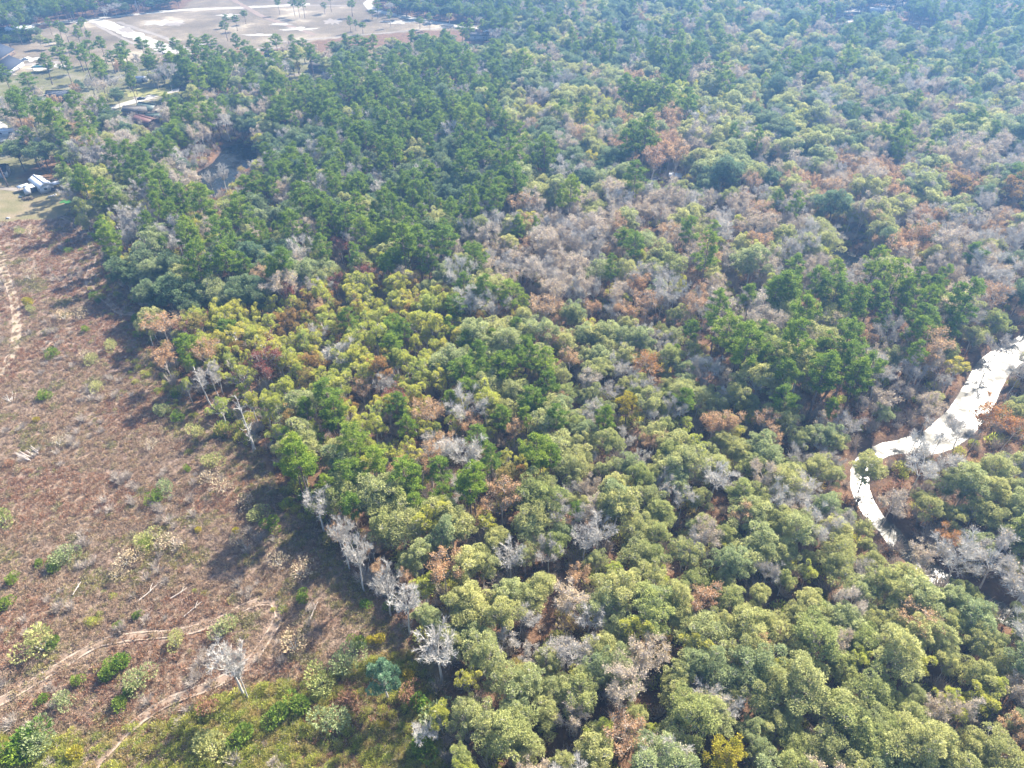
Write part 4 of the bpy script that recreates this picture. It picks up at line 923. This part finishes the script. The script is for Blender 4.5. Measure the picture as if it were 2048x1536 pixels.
def car(px, py, yaw, label, col):
    e = root("parked_car", px, py, yaw, label, "car")
    g = Geo(); S = [(-2.2, .35, .35), (-2.2, .8, .85), (-1.3, .85, .95), (-.9, .75, 1.42), (.6, .72, 1.42), (1.1, .85, .95), (2.1, .8, .8), (2.25, .4, .35)]
    V = []
    for x, wd, z in S: V += [(x, -wd, z), (x, wd, z)]
    V += [(x, -wd, .3) for x, wd, z in S] + [(x, wd, .3) for x, wd, z in S]; n_ = len(S)
    F = [(2 * i, 2 * i + 2, 2 * i + 3, 2 * i + 1) for i in range(n_ - 1)] + [(2 * i, 2 * n_ + i, 2 * n_ + i + 1, 2 * i + 2) for i in range(n_ - 1)] + [(2 * i + 1, 2 * i + 3, 3 * n_ + i + 1, 3 * n_ + i) for i in range(n_ - 1)]
    g.add(np.array(V, float), np.array(F), 0, np.full(len(F), .5, np.float32)); child(e, "body", g, [col])
    g = Geo(); box_geo(g, (-.15, 0, 1.2), (1.9, 1.56, .32)); child(e, "windows", g, [glass])
    for sx in (-1, 1):
        for sy in (-1, 1):
            g = Geo(); g.tube([(sx * 1.35, sy * .7, .33), (sx * 1.35, sy * .88, .33), (sx * 1.35, sy * .9, .33)], [.33, .33, .02], 10, 0); child(e, "wheel", g, [glass])
dk = plain("dark car paint", (.06, .06, .08), .3, .05); wh = plain("white car paint", (.5, .5, .51), .3, .03)
car(283, 199, 20, "dark car on the white sandy street below the grass strip", dk)
car(70, 383, 60, "small dark car under the mobile home's side roof", dk)
car(1310, 361, 20, "white car in the leaf-strewn yard left of the hidden shed", wh)
car(108, 381, 10, "dark vehicle beside the right end of the mobile home", dk)
car(52, 120, 8, "long pale vehicle on the dirt strip between the grey-roofed houses", wh)
house(-6, 352, 10, 7, 2.8, 20, 'white', 'grey', "grey-roofed house with white wall partly behind a tall pine", rise=2)
house(-8, 118, 26, 16, 3, 100, 'tan', 'grey', "big blue-grey hipped roof house cut by the left edge, upper one", rise=4)
house(12, 142, 24, 14, 3, 100, 'white', 'grey', "blue-grey roofed house at the left edge with a white entrance", rise=3.5)
e = root("canopy", 87, 143, 5, "flat teal canopy on posts beside white vehicles", "canopy")
g = Geo(); box_geo(g, (0, 0, 3), (11, 5, .25)); child(e, "roof", g, [roofc['teal']])
for ax in (-5, 5):
    for ay in (-2, 2): g = Geo(); box_geo(g, (ax, ay, 1.43), (.2, .2, 2.86)); child(e, "post", g, [wallc['white']])
house(122, 200, 12, 9, 2.8, 5, 'tan', 'grey', "pale grey roofed house among pines and yellow lawn", rise=2.4)
house(300, 226, 11, 8, 2.8, -20, 'cream', 'green', "house with a grey-green metal roof just below the street", rise=2.4)
house(278, 228, 14, 7, 2.6, 0, 'cream', 'pale', "low pale-green roofed house left of the green-roofed one", rise=1.6)
house(293, 247, 14, 7, 2.2, -35, 'tan', 'red', "long red metal roof in strips below the green-roofed house", "shed", rise=1.2, cat="shed")
house(312, 239, 8, 4, 2.4, 10, 'grey', 'green', "small teal shed right of the red roof", "shed", rise=.8, cat="shed")
house(286, 163, 6, 3.4, 2.6, 5, 'white', 'white', "small white box building behind the power lines", "shed", rise=.4, cat="shed", nwin=1)
house(20, 28, 26, 14, 3, 10, 'cream', 'grey', "far left one of two blue-grey roofed houses before the dark wood", rise=4)
house(72, 22, 24, 14, 3, 15, 'white', 'grey', "right one of two blue-grey roofed houses before the dark wood", rise=4)
house(43, 64, 18, 8, 3, 4, 'white', 'white', "white-roofed shed among the planted rows at the far left", "shed", rise=1.2, cat="shed")
house(650, 142, 18, 9, 3, -8, 'cream', 'pale', "cream house with a pale roof right of the yellow trees", rise=2.5)
house(548, 143, 14, 8, 3, -12, 'white', 'pale', "pale-roofed house left of the yellow trees behind pines", rise=2.4)
house(555, 119, 14, 9, 3, 2, 'white', 'grey', "blue-grey roofed house with a white gable behind pines", rise=2.5)
house(735, 132, 14, 7, 2.6, 4, 'cream', 'pale', "long pale roofed building beside a dark narrow tree", rise=1.2)
house(966, 78, 20, 8, 3, 4, 'white', 'pale', "long pale house in a gap of the far wood", rise=1.6)
house(980, 74, 9, 7, 3, 4, 'white', 'white', "white-roofed house just behind the long pale one", rise=2)
house(1251, 56, 9, 8, 3.4, 0, 'grey', 'white', "small white-roofed house lost in the far hazy wood", rise=1.2)
house(1350, 361, 5, 4, 2.5, -20, 'grey', 'white', "hidden shed with white roof edge and dark blue-grey front under tan trees", "shed", rise=.7, cat="shed", nwin=1)
house(1672, 8, 20, 9, 3, 4, 'white', 'white', "white roofed building at the very top right of the street", rise=1.4)
house(1752, 26, 14, 8, 3, 4, 'white', 'white', "white roof beyond the crowns beside the far right street", rise=1.4)
house(1575, 36, 9, 6, 3, 4, 'white', 'white', "small white building at the left end of the far right street", rise=1.0)
house(1880, 30, 12, 7, 3, 4, 'cream', 'tan', "tan building at the edge of the far right bare ground", rise=1.0)
house(1150, 33, 9, 5, 2.6, 4, 'white', 'white', "tiny white roof among far crowns left of the lost white house", "shed", rise=.6, cat="shed", nwin=1)
house(382, 188, 10, 6, 2.6, 10, 'cream', 'pale', "pale roofed house behind crowns at the street's right end", rise=1.2)
house(22, 270, 12, 3.4, 2.6, 12, 'white', 'white', "long white trailer home left of the large leaning pine", "mobile_home", .6, "mobile home", .1)
# planted rows
hedge_m = leaf_mat("clipped hedge leaves", [(.06, .09, .04), (.08, .11, .05)], .3)
for i, (y0, x1) in enumerate([(58, 50), (66, 60), (72, 64), (79, 68), (84, 60)]):
    A = at(-60, y0 + 5)[:2]; B = at(x1, y0)[:2]; g = Geo(); rg = K(300 + i); nL = 2400; f = rg.random(nL)[:, None]
    L_ = np.linalg.norm(B - A); pos = np.c_[f * L_, rg.normal(size=(nL, 1)) * .7, rg.random((nL, 1)) * 1.8]
    g.leaves(pos, sph(rg, nL) + (0, 0, .5), .9, .5, rg, 0)
    o = link("hedge_row", g.mesh("hedge_row", [hedge_m]), label=f"dark planted row, {ORD[i] if i else 'farthest'} from the back at the far left", category="hedge", group="planted rows at the far left")
    if i: o["label"] = f"dark planted row, {ORD[i]} counted from the road at the far left"
    o.location = (A[0], A[1], 0); o.rotation_euler = (0, 0, math.atan2(B[1] - A[1], B[0] - A[0]))
# power line
pole_m = plain("weathered pole wood", (.20, .17, .14), .9); wire_m = plain("grey cable", (.55, .55, .56), .4)
PL = [(195, 207), (262, 186), (322, 176), (368, 170)]; PW_ = [at(*q) for q in PL]
names_p = ["leftmost utility pole, beside the grey tree at the grass strip", "second utility pole from the left, behind the grass strip", "third utility pole from the left, over the dark hedge", "rightmost utility pole, where the wires meet the crowns"]
dirp = PW_[3] - PW_[0]; dirp /= np.linalg.norm(dirp); nrm = np.array((-dirp[1], dirp[0], 0))
for q, lb in zip(PW_, names_p):
    e = bpy.data.objects.new("utility_pole", None); C.objects.link(e); e.location = q; e["label"] = lb; e["category"] = "utility pole"; e["group"] = "poles of the power line"
    g = Geo(); g.tube([(0, 0, 0), (0, 0, 5), (0, 0, 10.5)], [.2, .17, .13], 8, 0); child(e, "pole", g, [pole_m])
    g = Geo(); box_geo(g, (0, 0, 9.9), (3.4, .14, .16), math.atan2(nrm[1], nrm[0])); child(e, "crossarm", g, [pole_m])
for k, (off, zz, lb) in enumerate([(-1.5, 10.05, "upper front wire strung along the utility poles"), (0, 10.6, "middle top wire strung along the utility poles"), (1.5, 10.05, "upper back wire strung along the utility poles"), (.2, 7.2, "lowest wire strung along the utility poles")]):
    g = Geo(); ext = [PW_[0] - dirp * 45] + PW_ + [PW_[3] + dirp * 40]
    for a, b in zip(ext[:-1], ext[1:]):
        t = np.linspace(0, 1, 9)[:, None]; P = a + (b - a) * t + nrm * off; P[:, 2] = zz - 4 * .8 * (t * (1 - t))[:, 0]; g.tube(P, np.full(9, .035), 3, 0)
    link("power_wire", g.mesh("power_wire", [wire_m]), label=lb, category="wire", group="wires of the power line")
# logs
def log(g, a, b, r, rg):
    a = np.array(a, float); b = np.array(b, float); m_ = (a + b) / 2 + rg.normal(size=3) * .08; g.tube([a, m_, b], [r, r * .85, r * .5], 6, 0)
e = root("log_pile", 60, 908, 60, "heap of grey weathered logs lying side by side in the clearing", "log pile")
rg = K(77)
for i in range(14):
    g = Geo(); x = rg.uniform(-1.8, 1.8); log(g, (x, rg.uniform(-2.8, -1.6), .15 + .22 * (i % 3)), (x + rg.uniform(-.5, .5), rg.uniform(1.4, 3), .2 + .25 * (i % 3)), .11, rg); child(e, "log", g, [M['twig_l']])
e = root("log_pile", 12, 800, 40, "thin pale logs strewn at the left side above the bushes", "log pile")
for i in range(9):
    g = Geo(); x = rg.uniform(-2.5, 2.5); log(g, (x, rg.uniform(-2.8, -1.), .3), (x + rg.uniform(-1.5, 1.5), rg.uniform(1., 3), .4), .08, rg); child(e, "log", g, [M['white']])
for px, py, yaw, L_, lb in [(297, 1190, 55, 5, "curved pale fallen log above the lower track"), (388, 1222, 50, 4, "pale forked fallen log right of the curved one above the track"), (490, 885, 25, 6, "tan fallen trunk lying at the foot of the tall snag"), (492, 858, 100, 3.5, "short tan standing stump beside the tall snag"),
                            (122, 718, 10, 4, "grey debris log below the dark round bush near the left track"), (630, 1225, 75, 4, "thin log at the clearing edge below the silver trees"), (157, 1180, 80, 3, "thin pale stick in the weeds above the fresh green bushes"), (360, 1190, 40, 3.5, "short grey fallen branch in the middle weeds")]:
    g = Geo(); log(g, (-L_ / 2, 0, .45), (L_ / 2, .3, .6), .13, rg); log(g, (L_ * .1, 0, .5), (L_ * .4, L_ * .25, .7), .08, rg); p0 = at(px, py)
    o = link("fallen_log", g.mesh("fallen_log", [gry_m if 'tan' not in lb else M['bark_pine']]), label=lb, category="log"); o.location = p0; o.rotation_euler = (0, 0, math.radians(yaw))
e = root("brush_heap", 57, 399, 10, "dark heap of brush on the lawn below the camper", "brush heap")
g = Geo(); nn = 300; g.leaves(rg.normal(size=(nn, 3)) * (1.3, .6, .3) + (0, 0, .4), sph(rg, nn), .6, .3, rg, 0); child(e, "branches", g, [M['bark']])
for px, py, lb in [(41, 394, "white crate-like item on the lawn left of the brush heap"), (16, 437, "white slab lying at the lower end of the lawn"), (99, 394, "first white block of the short line below the mobile home"), (103, 393, "second white block of the short line below the mobile home"), (107, 392, "third white block of the short line below the mobile home"), (111, 390, "last white block of the line below the mobile home")]:
    g = Geo(); box_geo(g, (0, 0, .2), (1.3 if px < 50 else .7, .6, .4)); box_geo(g, (0, 0, .43), (1.1 if px < 50 else .5, .45, .06)); p0 = at(px, py)
    o = link("white_block", g.mesh("white_block", [wallc['white']]), label=lb, category="block"); o.location = p0

# ------------------------------------------------------------------ air
bm_v = [(x, y, z) for x in (-5100, 5100) for y in (-1600, 9100) for z in (-3.5, 128)]
me = bpy.data.meshes.new("haze"); me.from_pydata(bm_v, [], [(0, 1, 3, 2), (4, 6, 7, 5), (0, 4, 5, 1), (2, 3, 7, 6), (0, 2, 6, 4), (1, 5, 7, 3)]); me.update()
hm = bpy.data.materials.new("haze"); hm.use_nodes = True; hn = hm.node_tree.nodes; hn.clear(); ho = hn.new("ShaderNodeOutputMaterial"); pv = hn.new("ShaderNodeVolumePrincipled")
pv.inputs["Color"].default_value = (.105, .225, .44, 1); pv.inputs["Density"].default_value = .0006; pv.inputs["Anisotropy"].default_value = .35
hm.node_tree.links.new(pv.outputs[0], ho.inputs["Volume"]); me.materials.append(hm)
link("haze", me, kind="stuff")
